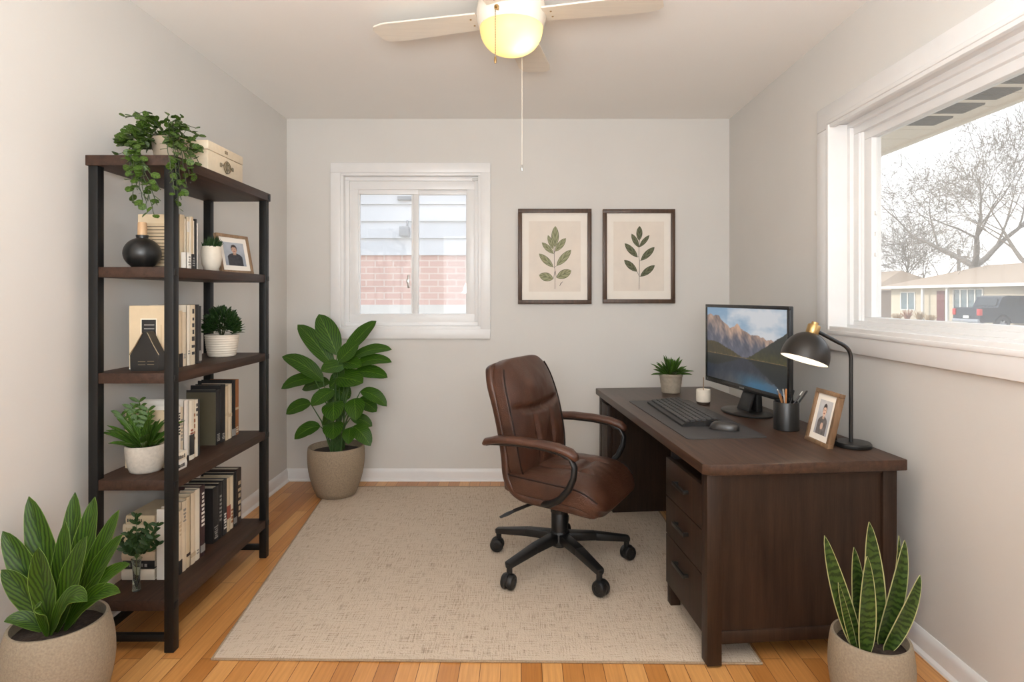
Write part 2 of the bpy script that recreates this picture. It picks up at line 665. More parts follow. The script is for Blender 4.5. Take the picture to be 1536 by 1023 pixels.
def baseboard(name, a, b, inward):
    """profiled baseboard along a->b"""
    a, b, n = Vector(a), Vector(b), Vector(inward)
    prof = [(0, 0), (0.014, 0), (0.014, 0.058), (0.010, 0.072), (0.004, 0.08), (0, 0.08)]
    mb = MB()
    mb.poly([a + n * u + Vector((0, 0, v)) for u, v in prof], thick=(b - a))
    shoe = [(0.014, 0), (0.027, 0), (0.025, 0.008), (0.014, 0.016)]
    mb.poly([a + n * u + Vector((0, 0, v)) for u, v in shoe], thick=(b - a))
    return structure(mb.build(name, WHITE))


baseboard('baseboard_left', (XL, YF, 0), (XL, YB, 0), (1, 0, 0))
baseboard('baseboard_back', (XL, YB, 0), (XR, YB, 0), (0, -1, 0))
baseboard('baseboard_right', (XR, YF, 0), (XR, YB, 0), (-1, 0, 0))


def frame_rect(mb, mk, a0, a1, b0, b1, w, d0, d1, bev=0.003):
    """rectangular frame of four boxes; mk maps (a, b, d) ranges to a box"""
    mk(mb, a0, a1, b1 - w, b1, d0, d1, bev)
    mk(mb, a0, a1, b0, b0 + w, d0, d1, bev)
    mk(mb, a0, a0 + w, b0 + w, b1 - w, d0, d1, bev)
    mk(mb, a1 - w, a1, b0 + w, b1 - w, d0, d1, bev)
    return mb


# --- back window
def mk_back(mb, a0, a1, b0, b1, d0, d1, bev):
    mb.box(a0, a1, YB + d0, YB + d1, b0, b1, bev)


win1 = structure(thing('window_1', None, None, (0, YB, 0)))
x0, x1, z0, z1 = W1
cw = 0.062
frame_rect(MB(), mk_back, x0 - cw, x1 + cw, z0 - cw, z1 + cw, cw + 0.004, -0.022, 0.0, 0.003).build('casing', WHITE, win1, world=True)
mb = MB()
frame_rect(mb, mk_back, x0, x1, z0, z1, 0.022, -0.012, 0.11, 0.003)
frame_rect(mb, mk_back, x0 + 0.022, x1 - 0.022, z0 + 0.022, z1 - 0.022, 0.026, 0.03, 0.115, 0.002)
mb.build('jamb', WHITE, win1, world=True)
mb = MB()
frame_rect(mb, mk_back, x0 + 0.045, x1 - 0.045, z0 + 0.044, z1 - 0.046, 0.058, 0.05, 0.12, 0.002)
mb.build('window_frame', WHITE, win1, world=True)
gx0, gx1, gz0, gz1 = wx(536, 4.1), wx(704, 4.1), wz(476, 4.1), wz(289, 4.1)
xm0, xm1 = wx(613, 4.08), wx(630, 4.08)
for (a0, a1, d) in ((gx0 - 0.012, xm1 - 0.01, 0.062), (xm0 + 0.016, gx1 + 0.012, 0.078)):
    sh = frame_rect(MB(), mk_back, a0, a1, gz0 - 0.02, gz1 + 0.02, 0.034, d, d + 0.026, 0.002).build('sash', WHITE, win1, world=True)
    MB().box(a0 + 0.03, a1 - 0.03, YB + d + 0.012, YB + d + 0.016, gz0 + 0.01, gz1 - 0.01).build('pane', GLASS, sh, world=True)
MB().box(xm0 - 0.006, xm0 + 0.006, YB + 0.05, YB + 0.063, wz(432), wz(412), 0.002).box(xm0 - 0.012, xm0 + 0.002, YB + 0.046, YB + 0.056, wz(425), wz(418), 0.002).build('latch', STEEL, win1, world=True)
mb = MB()
for zz in (z1 - 0.045, z1 - 0.055):
    mb.box(x1 - 0.06, x1 - 0.022, YB - 0.014, YB - 0.010, zz, zz + 0.004)
mb.build('track_bracket', STEEL, win1, world=True)


# --- right window
def mk_right(mb, a0, a1, b0, b1, d0, d1, bev):
    mb.box(XR + d0, XR + d1, a0, a1, b0, b1, bev)


win2 = structure(thing('window_2', None, None, (XR, 1.8, 0)))
y0, y1, z0, z1 = W2
frame_rect(MB(), mk_right, y0 - 0.1, y1 + 0.105, z0 - 0.08, z1 + 0.082, 0.105, -0.024, 0.0, 0.004).build('casing', WHITE, win2, world=True)
mb = MB()
frame_rect(mb, mk_right, y0 - 0.012, y1 + 0.012, z0 - 0.012, z1 + 0.012, 0.02, -0.03, 0.1, 0.005)
frame_rect(mb, mk_right, y0, y1, z0, z1, 0.03, 0.055, 0.15, 0.003)
mb.build('jamb', WHITE, win2, world=True)
mb = MB()
frame_rect(mb, mk_right, y0 + 0.02, y1 - 0.02, z0 + 0.0, z1 - 0.012, 0.05, 0.072, 0.15, 0.003)
frame_rect(mb, mk_right, y0 + 0.05, y1 - 0.05, z0 + 0.02, z1 - 0.035, 0.025, 0.082, 0.13, 0.002)
mb.build('window_frame', WHITE, win2, world=True)
sh = frame_rect(MB(), mk_right, y0 + 0.07, y1 - 0.075, z0 + 0.012, z1 - 0.042, 0.055, 0.092, 0.135, 0.003).build('sash', WHITE, win2, world=True)
MB().box(XR + 0.112, XR + 0.117, y0 + 0.1, y1 - 0.1, z0 + 0.04, z1 - 0.07).build('pane', GLASS, sh, world=True)
mb = MB()
for k in range(3):
    zz = 1.40 + k * 0.088
    mb.box(XR + 0.104, XR + 0.111, y1 - 0.142, y1 - 0.128, zz, zz + 0.016, 0.002)
mb.build('clip', WHITE, sh, world=True)


# --- added window behind the camera, unseen, holds the fill light
def mk_front(mb, a0, a1, b0, b1, d0, d1, bev):
    mb.box(a0, a1, YF - d1, YF - d0, b0, b1, bev)


win3 = structure(thing('added_rear_window', None, None, (0, YF, 0)))
x0, x1, z0, z1 = W3
frame_rect(MB(), mk_front, x0 - 0.07, x1 + 0.07, z0 - 0.07, z1 + 0.07, 0.074, -0.022, 0.0).build('casing', WHITE, win3, world=True)
frame_rect(MB(), mk_front, x0, x1, z0, z1, 0.03, 0.0, 0.14).build('jamb', WHITE, win3, world=True)
MB().box(x0, x1, YF - 0.1, YF - 0.095, z0, z1).build('pane', GLASS, win3, world=True)

# ------------------------------------------------------------------ rug
R = [Vector((-1.047, 2.03, 0)), Vector((0.804, 2.005, 0)), Vector((0.78, 3.87, 0)), Vector((-1.232, 3.87, 0))]
rug = thing('rug', 'large flat woven beige rug lying on the oak floor', 'rug', (-0.15, 2.9, 0))
RZ = 0.008
mb = MB()
n = 40
top = []
for i in range(n + 1):
    row = []
    for j in range(n + 1):
        u, v = i / n, j / n
        p = (R[0] * (1 - u) + R[1] * u) * (1 - v) + (R[3] * (1 - u) + R[2] * u) * v
        edge = min(u, 1 - u, v, 1 - v)
        row.append(mb.bm.verts.new((p.x, p.y, RZ - (0.003 if edge == 0 else 0) + 0.0004 * noise.noise(p * 8))))
    top.append(row)
for i in range(n):
    for j in range(n):
        mb.bm.faces.new((top[i][j], top[i + 1][j], top[i + 1][j + 1], top[i][j + 1]))
mb.build('woven_pile', make_rug(), rug, world=True)
RUGB = plain('rug_binding', rgb(150, 130, 106), 0.95, var=0.2, nscale=200)
mb = MB()
for k in range(4):
    a, b = R[k], R[(k + 1) % 4]
    mb.tube([a + Vector((0, 0, 0.004)), b + Vector((0, 0, 0.004))], 0.0042, 8)
mb.build('binding', RUGB, rug, world=True)

# ------------------------------------------------------------------ bookshelf
BX0, BX1, BY0, BY1 = -1.495, -1.200, 2.07, 2.853       # outer faces of the posts
PW = 0.033
SHELF_T = [1.718, 1.333, 0.965, 0.595, 0.178]
shelf = thing('bookshelf', 'tall open bookshelf of black metal posts and dark wood shelves', 'bookshelf', ((BX0 + BX1) / 2, (BY0 + BY1) / 2, 0))
for (x, y) in ((BX0, BY0), (BX1 - PW, BY0), (BX0, BY1 - PW), (BX1 - PW, BY1 - PW)):
    pst = MB().box(x, x + PW, y, y + PW, 0.0, 1.69, 0.002).build('post', BLACKM, shelf, world=True)
for i, zt in enumerate(SHELF_T):
    e = 0.006 if i == 0 else -0.004
    MB().box(BX0 - e, BX1 + e, BY0 - e, BY1 + e, zt - 0.036, zt, 0.002).build('shelf', SHELFW, shelf, world=True)
for y in (BY0 + 0.006, BY1 - PW + 0.006):
    MB().box(BX0 + PW, BX1 - PW, y, y + 0.02, 0.035, 0.06, 0.002).build('brace', BLACKM, shelf, world=True)
MB().box(BX0 + 0.006, BX0 + 0.026, BY0 + PW, BY1 - PW, 0.035, 0.06, 0.002).build('brace', BLACKM, shelf, world=True)
for zt in SHELF_T:
    for y in (BY0 - 0.003, BY1 - PW):
        MB().box(BX1 - 0.012, BX1 + (0.008 if zt > 1.7 else 0.003), y + 0.006, y + 0.03, zt - 0.03, zt - 0.006, 0.002).build('bracket', BLACKM, shelf, world=True)

# ------------------------------------------------------------------ books
BOOKC = {}


def bookmat(key):
    table = {
        'cream': (218, 202, 176), 'ivory': (228, 218, 200), 'tan': (198, 176, 144), 'white': (232, 227, 218),
        'black': (34, 32, 32), 'charcoal': (52, 50, 50), 'olive': (86, 80, 62), 'brown': (150, 96, 56),
        'maroon': (58, 34, 36), 'darkbrown': (54, 40, 34), 'grey': (150, 146, 140), 'sand': (208, 188, 156), 'red': (150, 74, 58)}
    if key not in BOOKC:
        BOOKC[key] = plain('book_cover_' + key, rgb(*table[key]), 0.55, var=0.05, nscale=20)
    return BOOKC[key]


rb = random.Random(5)


def book(x0, x1, y0, y1, z0, z1, cover, label, group, title=None, foot=None, face=None, blocks=None):
    """standing book, spine at x1, boards facing -y and +y"""
    t = thing('book', label, 'book', ((x0 + x1) / 2, (y0 + y1) / 2, z0), 0, group)
    bt = 0.0022 if (y1 - y0) > 0.014 else 0.0014
    mb = MB()
    mb.box(x0, x1 - 0.002, y0, y0 + bt, z0, z1, 0.0005, seg=1)
    mb.box(x0, x1 - 0.002, y1 - bt, y1, z0, z1, 0.0005, seg=1)
    # slightly rounded spine
    k = 6
    pts = []
    for i in range(k + 1):
        a = i / k
        pts.append(Vector((x1 - 0.003 + 0.003 * math.sin(PI * a), y0 + (y1 - y0) * a, z0)))
    for i in range(k, -1, -1):
        a = i / k
        pts.append(Vector((x1 - 0.0055, y0 + (y1 - y0) * a, z0)))
    mb.poly(pts, thick=(0, 0, z1 - z0))
    mb.build('cover', bookmat(cover), t, world=True)
    MB().box(x0 + 0.004, x1 - 0.005, y0 + bt, y1 - bt, z0 + 0.003, z1 - 0.004).build('pages', PAGE, t, world=True, smooth=False)
    ym = (y0 + y1) / 2
    th = (y1 - y0)
    h = z1 - z0
    if title:
        mb = MB()
        c, n0, a, b = title            # material key, strokes, from, to (fractions of the height)
        zz = z0 + h * a
        dz = h * (b - a) / n0
        for i in range(n0):
            w = th * rb.uniform(0.16, 0.3)
            mb.box(x1 - 0.001, x1 + 0.0006, ym - w, ym + w, zz + dz * 0.15, zz + dz * rb.uniform(0.55, 0.85))
            zz += dz
        mb.build('spine_title', bookmat(c), t, world=True, smooth=False)
    if foot:
        c, a, b = foot
        MB().box(x1 - 0.002, x1 + 0.0004, y0 + th * 0.04, y1 - th * 0.04, z0 + h * a, z0 + h * b).build('spine_label', bookmat(c), t, world=True, smooth=False)
    for q, (c, u0, u1, v0, v1) in enumerate(face or []):
        MB().box(x0 + (x1 - x0) * u0, x0 + (x1 - x0) * u1, y0 - 0.0003 - 0.0002 * min(q, 4), y0 + 0.001, z0 + h * v0, z0 + h * v1).build('cover_panel', bookmat(c), t, world=True, smooth=False)
    return t


def lying_book(x0, x1, y0, y1, z0, z1, cover, label, group, mark=None):
    """book lying flat, spine facing -y"""
    t = thing('book', label, 'book', ((x0 + x1) / 2, (y0 + y1) / 2, z0), 0, group)
    bt = 0.0025
    mb = MB()
    mb.box(x0, x1, y0 + 0.002, y1, z0, z0 + bt, 0.0005, seg=1)
    mb.box(x0, x1, y0 + 0.002, y1, z1 - bt, z1, 0.0005, seg=1)
    k = 6
    pts = []
    for i in range(k + 1):
        a = i / k
        pts.append(Vector((x0, y0 + 0.003 - 0.003 * math.sin(PI * a), z0 + (z1 - z0) * a)))
    for i in range(k, -1, -1):
        a = i / k
        pts.append(Vector((x0, y0 + 0.0055, z0 + (z1 - z0) * a)))
    mb.poly(pts, thick=(x1 - x0, 0, 0))
    mb.build('cover', bookmat(cover), t, world=True)
    MB().box(x0 + 0.003, x1 - 0.003, y0 + 0.005, y1 - 0.004, z0 + bt, z1 - bt).build('pages', PAGE, t, world=True, smooth=False)
    if mark:
        c, a, b = mark
        zm = (z0 + z1) / 2
        th = z1 - z0
        mb = MB()
        xx = x0 + (x1 - x0) * a
        n0 = 7
        dx = (x1 - x0) * (b - a) / n0
        for i in range(n0):
            mb.box(xx + dx * 0.1, xx + dx * rb.uniform(0.5, 0.85), y0 - 0.0006, y0 + 0.001, zm - th * 0.2, zm + th * rb.uniform(0.1, 0.2))
            xx += dx
        mb.build('spine_title', bookmat(c), t, world=True, smooth=False)
    return t


ORD = ['first', 'second', 'third', 'fourth', 'fifth', 'sixth', 'seventh', 'eighth', 'ninth', 'tenth']
COLOR_WORD = {'cream': 'cream', 'ivory': 'ivory', 'tan': 'tan', 'white': 'white', 'black': 'black', 'charcoal': 'charcoal', 'olive': 'olive',
              'brown': 'tan-brown', 'maroon': 'maroon', 'darkbrown': 'dark brown', 'grey': 'grey', 'sand': 'sand', 'red': 'red'}


def row(zt, y, specs, group, where):
    """specs: (thickness, x0, x1, height, cover, extra dict); y grows away from the viewer"""
    for i, (th, x0, x1, h, c, ex) in enumerate(specs):
        lab = ex.get('label') or '%s book, %s from the near end of %s' % (COLOR_WORD[c], ORD[i], where)
        k = {kk: vv for kk, vv in ex.items() if kk != 'label'}
        book(x0, x1, y + 0.0006, y + th - 0.0006, zt, zt + h, c, lab, group, **k)
        y += th
    return y


# second shelf from the top
z = SHELF_T[1]
g = 'pale books on the second shelf'
w = 'the pale books beside the black vase'
slats = [('tan', 0.12, 0.96, 0.02, 0.84)] + [('darkbrown', 0.14, 0.94, 0.05 + i * 0.06, 0.062 + i * 0.06) for i in range(13)]
row(z, 2.262, [
    (0.034, -1.446, -1.286, 0.208, 'sand', dict(face=slats, label='thick sand book with a slatted cover behind the black vase')),
    (0.012, -1.43, -1.288, 0.196, 'ivory', dict(title=('black', 6, 0.05, 0.3))),
    (0.020, -1.44, -1.286, 0.204, 'cream', dict(foot=('white', 0.72, 0.92))),
    (0.014, -1.42, -1.286, 0.206, 'ivory', dict()),
    (0.018, -1.44, -1.288, 0.210, 'sand', dict()),
    (0.010, -1.42, -1.290, 0.196, 'ivory', dict()),
    (0.012, -1.43, -1.286, 0.204, 'charcoal', dict()),
    (0.012, -1.42, -1.288, 0.190, 'white', dict()),
], g, w)
for i, (ya, th, c, h, lab) in enumerate([
        (2.228, 0.030, 'white', 0.062, 'tiny white book standing in front of the slatted-cover book'),
        (2.260, 0.024, 'black', 0.058, 'tiny black book standing before the pale book spines')]):
    book(-1.264, -1.240, ya, ya + th, z, z + h, c, lab, 'tiny books on the second shelf', title=('grey', 4, 0.2, 0.8))

# third shelf
z = SHELF_T[2]
g = 'pale and black books on the third shelf'
w = 'the row beside the black bookend'
fp = [('white', 0.0, 1.0, 0.0, 0.02), ('ivory', 0.28, 0.68, 0.30, 0.80), ('black', 0.31, 0.66, 0.28, 0.78), ('tan', 0.77, 0.81, 0.25, 0.7)] + [('grey', 0.37, 0.62, 0.33 + i * 0.06, 0.345 + i * 0.06) for i in range(7)]
row(z, 2.19, [
    (0.026, -1.432, -1.283, 0.232, 'sand', dict(face=fp, label='large sand book with a black cover picture, behind the black bookend')),
    (0.022, -1.43, -1.283, 0.200, 'white', dict(title=('charcoal', 9, 0.08, 0.3))),
    (0.010, -1.42, -1.285, 0.192, 'ivory', dict()),
    (0.026, -1.42, -1.282, 0.212, 'sand', dict(foot=('black', 0.0, 0.24))),
    (0.030, -1.43, -1.284, 0.206, 'cream', dict(title=('grey', 3, 0.14, 0.24))),
    (0.024, -1.43, -1.282, 0.232, 'ivory', dict(title=('grey', 2, 0.18, 0.26))),
    (0.034, -1.43, -1.282, 0.233, 'cream', dict(title=('charcoal', 7, 0.15, 0.95))),
    (0.028, -1.43, -1.281, 0.234, 'black', dict()),
    (0.020, -1.42, -1.283, 0.228, 'charcoal', dict(foot=('grey', 0.04, 0.22))),
], g, w)

# fourth shelf: pale group, then dark group
z = SHELF_T[3]
g = 'pale books on the fourth shelf'
for i, (h0, h1, c, lab) in enumerate([(0.0, 0.031, 'white', 'small white book lying lowest beneath another by the shelf post'),
                                      (0.0315, 0.064, 'ivory', 'small ivory book lying on a white book by the shelf post')]):
    t = lying_book(-1.2995, -1.2295, 2.187, 2.222, z + h0, z + h1, c, lab, 'small books lying on the fourth shelf', mark=('charcoal', 0.1, 0.8))
    t.rotation_euler = (0, 0, PI / 2)
w = 'the pale books behind the succulent'
row(z, 2.222, [
    (0.026, -1.468, -1.289, 0.210, 'sand', dict(label='sand book with a plain cover standing right behind the potted succulent')),
    (0.022, -1.45, -1.287, 0.225, 'white', dict(title=('charcoal', 8, 0.5, 0.9))),
    (0.022, -1.45, -1.29, 0.215, 'cream', dict(title=('grey', 6, 0.4, 0.8))),
    (0.030, -1.46, -1.286, 0.238, 'white', dict(foot=('black', 0.0, 0.10), label='white book with a broad spine and black foot, fourth in the pale row')),
    (0.036, -1.46, -1.284, 0.232, 'ivory', dict(foot=('charcoal', 0.08, 0.42), title=('red', 2, 0.42, 0.52), label='ivory photo book with a dark picture low on its spine')),
    (0.016, -1.46, -1.288, 0.228, 'cream', dict(title=('brown', 5, 0.3, 0.8))),
    (0.022, -1.46, -1.289, 0.226, 'ivory', dict(title=('charcoal', 3, 0.7, 0.95))),
    (0.016, -1.44, -1.29, 0.224, 'charcoal', dict()),
], g, w)
g = 'dark and leather books on the fourth shelf'
w = 'the dark row on the fourth shelf'
row(z, 2.560, [
    (0.042, -1.430, -1.302, 0.236, 'black', dict(face=[('olive', 0.0, 0.98, 0.0, 0.96)], title=('grey', 5, 0.06, 0.2), label='black book with an olive front cover on the fourth shelf')),
    (0.042, -1.435, -1.302, 0.250, 'black', dict(title=('grey', 4, 0.05, 0.16))),
    (0.030, -1.44, -1.303, 0.240, 'sand', dict(foot=('tan', 0.45, 0.5))),
    (0.032, -1.44, -1.304, 0.244, 'cream', dict(foot=('tan', 0.4, 0.46))),
    (0.034, -1.46, -1.303, 0.256, 'black', dict(foot=('grey', 0.02, 0.14))),
    (0.038, -1.44, -1.306, 0.254, 'brown', dict(foot=('tan', 0.46, 0.5), title=('cream', 3, 0.04, 0.16))),
], g, w)

# bottom shelf
z = SHELF_T[4]
g = 'books lying in the stack on the bottom shelf'
hz = z
for i, (h, xa, c, mk, lab) in enumerate([
        (0.040, -1.484, 'ivory', None, 'thick ivory book lying lowest in the bottom shelf stack'),
        (0.030, -1.482, 'black', ('grey', 0.1, 0.8), 'black book lying in the bottom shelf stack above an ivory one'),
        (0.034, -1.486, 'cream', None, 'cream book lying directly on the black book in the stack'),
        (0.036, -1.480, 'tan', None, 'tan book lying halfway up the bottom shelf stack'),
        (0.030, -1.484, 'sand', None, 'sand book lying third from the top of the bottom stack'),
        (0.036, -1.482, 'cream', ('tan', 0.1, 0.5), 'cream book lying second from the top of the bottom stack'),
        (0.034, -1.468, 'sand', ('charcoal', 0.05, 0.6), 'sand book lying topmost on the bottom shelf stack')]):
    lying_book(xa, -1.362 - 0.003 * (i % 2), 2.226 + 0.002 * (i % 3), 2.405, hz, hz + h - 0.0005, c, lab, g, mark=mk)
    hz += h
g = 'standing pale books on the bottom shelf'
w = 'the pale standing row on the bottom shelf'
row(z, 2.228, [
    (0.034, -1.355, -1.290, 0.262, 'white', dict(title=('grey', 12, 0.15, 0.9), label='white book with pencilled spine marks, nearest in the bottom standing row')),
    (0.026, -1.355, -1.292, 0.240, 'cream', dict(foot=('black', 0.0, 0.22), title=('tan', 4, 0.6, 0.85))),
    (0.032, -1.355, -1.292, 0.268, 'cream', dict(title=('grey', 4, 0.7, 0.9))),
    (0.028, -1.355, -1.294, 0.274, 'sand', dict(foot=('darkbrown', 0.16, 0.2))),
    (0.034, -1.355, -1.292, 0.280, 'cream', dict(foot=('tan', 0.1, 0.16))),
    (0.036, -1.355, -1.294, 0.282, 'ivory', dict(title=('grey', 2, 0.08, 0.16))),
    (0.036, -1.420, -1.292, 0.286, 'maroon', dict(title=('white', 9, 0.42, 0.92), foot=('grey', 0.06, 0.16))),
], g, w)
g = 'dark books at the far end of the bottom shelf'
w = 'the dark row on the bottom shelf'
row(z, 2.552, [
    (0.050, -1.47, -1.310, 0.236, 'black', dict(title=('grey', 6, 0.06, 0.3))),
    (0.034, -1.46, -1.312, 0.240, 'black', dict(title=('grey', 7, 0.3, 0.8))),
    (0.038, -1.46, -1.310, 0.244, 'charcoal', dict(title=('white', 6, 0.1, 0.4))),
    (0.036, -1.45, -1.312, 0.240, 'sand', dict(foot=('red', 0.24, 0.48))),
    (0.030, -1.45, -1.313, 0.238, 'cream', dict(title=('brown', 4, 0.1, 0.4))),
    (0.030, -1.46, -1.312, 0.246, 'black', dict(foot=('grey', 0.05, 0.16))),
    (0.046, -1.48, -1.312, 0.254, 'darkbrown', dict(title=('tan', 6, 0.1, 0.8))),
], g, w)


# ------------------------------------------------------------------ pots and small plants
def pot(parent, prof, m, soil_r, soil_z, name='pot', seg=44):
    c = parent.location
    MB().lathe(prof, seg).build(name, m, parent, angle=50)
    mb = MB().lathe([(0, soil_z + 0.004), (soil_r * 0.5, soil_z + 0.005), (soil_r, soil_z - 0.002), (soil_r * 0.98, soil_z - 0.012)], 28)
    for v in mb.bm.verts:
        v.co.z += 0.004 * noise.noise(v.co * 60)
    mb.build('soil', SOIL, parent)


def pot_profile(rb_, rm, rt, h, wall=0.008, lip=0.0, mid=0.55):
    out = [(0, 0), (rb_ * 0.92, 0), (rb_, 0.004)]
    for i in range(1, 11):
        s = i / 10
        # quadratic through bottom, mid, top
        a = rb_ * (1 - s) * (mid - s) / mid + rm * s * (1 - s) / (mid * (1 - mid)) + rt * s * (s - mid) / (1 - mid)
        out.append((a, 0.004 + (h - 0.008) * s))
    out += [(rt - wall * 0.2, h), (rt - wall * 0.8, h), (rt - wall, h - 0.004), (rt - wall * 1.2, h * 0.75), (rb_ * 0.8, h * 0.55), (0, h * 0.55)]
    return out


def rnd_dir(r):
    a = r.uniform(0, 2 * PI)
    return Vector((math.cos(a), math.sin(a), 0))


# trailing plant on the bookshelf
r = random.Random(11)
c = P(256, 210, 2.24)
t = thing('trailing_plant', 'trailing round-leaved plant in a taupe pot on top of the bookshelf', 'plant', (c.x, c.y, SHELF_T[0]))
pot(t, pot_profile(0.048, 0.058, 0.062, 0.098), TAUPE, 0.055, 0.086)
vines, leaves = MB(), MB()


def round_leaf(mb, p, d, size, r):
    d = Vector(d)
    if d.length < 1e-3:
        d = Vector((1, 0, 0))
    d.normalize()
    hint = Vector((r.uniform(-0.4, 0.9), r.uniform(-1.0, 0.2), r.uniform(0.2, 1.0)))
    mb.leaf(p, p + d * size, size * 0.86, hint, 0.05, 0.12, 5, 0.5, 0.5, cols=3, thick=0.0008)


def vine(pts, step, size):
    pts = [Vector(p) for p in pts]
    # Catmull-like resample
    out = []
    for a, b in zip(pts[:-1], pts[1:]):
        k = max(2, int((b - a).length / 0.012))
        for i in range(k):
            out.append(a.lerp(b, i / k) + Vector((r.uniform(-1, 1), r.uniform(-1, 1), r.uniform(-1, 1))) * 0.0018)
    out.append(pts[-1])
    vines.tube(out, 0.0013, 5)
    acc = 0
    for i in range(1, len(out)):
        acc += (out[i] - out[i - 1]).length
        if acc > step:
            acc = 0
            d = (out[i] - out[i - 1]).normalized() * 0.4 + rnd_dir(r) * 0.9 + Vector((0, 0, r.uniform(-0.5, 0.3)))
            round_leaf(leaves, out[i], d, size * r.uniform(0.75, 1.2), r)


ctr = Vector((c.x, c.y, SHELF_T[0] + 0.09))
# crown: leaves heaped over the pot and to its wall side
for i in range(300):
    a = r.uniform(0, 2 * PI)
    rad = 0.118 * math.sqrt(r.uniform(0.02, 1))
    off = Vector((math.cos(a) * rad * 1.05 - 0.035, math.sin(a) * rad - 0.01, 0))
    hz = 0.095 * (1 - (rad / 0.13) ** 2) * r.uniform(0.25, 1.0)
    if off.x > -0.02 and off.y < 0.02:
        if r.random() < 0.4 or rad > 0.075 or off.y < -0.045:
            continue
        hz = max(hz, 0.05) + 0.02
    p = ctr + off + Vector((0, 0, hz - 0.012 - 0.25 * max(0, rad - 0.06)))
    d = Vector((math.cos(a), math.sin(a), r.uniform(-0.4, 0.5)))
    round_leaf(leaves, p, d, r.uniform(0.022, 0.033), r)
for k in range(14):
    a = r.uniform(0, 2 * PI)
    vine([ctr, ctr + Vector((math.cos(a) * 0.05 - 0.02, math.sin(a) * 0.05, 0.06 + r.uniform(0, 0.03))), ctr + Vector((math.cos(a) * 0.12 - 0.03, math.sin(a) * 0.11, 0.03 + r.uniform(-0.02, 0.05)))], 0.014, 0.024)
# hanging strands over the near side of the shelf
YN = BY0 - 0.022
for (px, py, sx) in ((200, 302, 0), (214, 300, 0.01), (222, 318, 0), (236, 308, 0), (206, 285, 0), (228, 280, 0), (216, 262, 0), (194, 262, 0), (241, 285, 0), (231, 322, 0)):
    e = P(px, py, YN - r.uniform(0, 0.025))
    top_p = Vector((min(e.x + r.uniform(-0.01, 0.03), ctr.x - 0.02), YN + 0.004, SHELF_T[0] + 0.03))
    vine([ctr + Vector((r.uniform(-0.06, -0.03), -0.05, 0.0)), top_p, Vector((top_p.x * 0.6 + e.x * 0.4, YN - 0.01, SHELF_T[0] - 0.03)), e], 0.0165, 0.027)
# strands over the open long side
for (px, py, yy) in ((268, 312, 2.16), (262, 290, 2.14), (280, 282, 2.22), (292, 268, 2.28), (300, 250, 2.33), (284, 262, 2.25), (272, 300, 2.17), (266, 270, 2.15), (298, 225, 2.33)):
    xo = BX1 + 0.012 + r.uniform(0, 0.02)
    yy = xo / ((px - CX) / F)
    e = P(px, py, yy)
    tp = Vector((BX1 + 0.008, yy - 0.01, SHELF_T[0] + 0.022))
    vine([ctr + Vector((0.03, 0.04, 0.02)), Vector(((ctr.x + tp.x) / 2, (ctr.y + tp.y) / 2, SHELF_T[0] + 0.085)), tp, e], 0.017, 0.026)
# a few toward the wall
for (px, py) in ((172, 232), (182, 214), (190, 176), (185, 196)):
    vine([ctr, P((px + 245) / 2, py - 8, 2.24), P(px, py, 2.2 + r.uniform(0, 0.05))], 0.016, 0.025)
vines.build('vine', STEMD, t, world=True)
leaves.build('foliage', LEAF_T, t, world=True)

# storage box
BXC = plain('cream_leatherette', rgb(222, 206, 180), 0.6, var=0.04, nscale=60, bmp=0.05)
bx = (-1.40, -1.245, 2.385, 2.682)
zt = SHELF_T[0]
t = thing('storage_box', 'cream lidded storage box with a ring latch on top of the bookshelf', 'box', ((bx[0] + bx[1]) / 2, (bx[2] + bx[3]) / 2, zt))
MB().box(bx[0], bx[1], bx[2], bx[3], zt, zt + 0.098, 0.003).build('body', BXC, t, world=True)
MB().box(bx[0] - 0.001, bx[1] + 0.001, bx[2] - 0.001, bx[3] + 0.001, zt + 0.0995, zt + 0.136, 0.003).build('lid', BXC, t, world=True)
ym = (bx[2] + bx[3]) / 2
PEWT = plain('aged_pewter', rgb(150, 136, 112), 0.35, 0.8, var=0.15)
mb = MB()
mb.tube([Vector((bx[1] + 0.004, ym + 0.028 * math.cos(a), zt + 0.056 + 0.024 * math.sin(a))) for a in [i * 2 * PI / 24 for i in range(25)]], 0.0024, 6)
mb.tube([Vector((bx[1] + 0.005, ym + 0.014 * math.cos(a), zt + 0.056 + 0.014 * math.sin(a))) for a in [i * 2 * PI / 16 for i in range(17)]], 0.002, 6)
mb.box(bx[1], bx[1] + 0.004, ym - 0.006, ym + 0.006, zt + 0.03, zt + 0.084, 0.001)
for s in (-1, 1):
    mb.box(bx[1], bx[1] + 0.004, ym + s * 0.05 - 0.007, ym + s * 0.05 + 0.007, zt + 0.05, zt + 0.066, 0.001)
    mb.tube([(bx[1] + 0.003, ym + s * 0.043, zt + 0.057), (bx[1] + 0.003, ym + s * 0.027, zt + 0.06)], 0.002, 5)
mb.build('latch', PEWT, t, world=True)
MB().box(bx[1] + 0.0005, bx[1] + 0.0025, ym - 0.016, ym + 0.008, zt + 0.111, zt + 0.124).build('name_plate', PEWT, t, world=True)

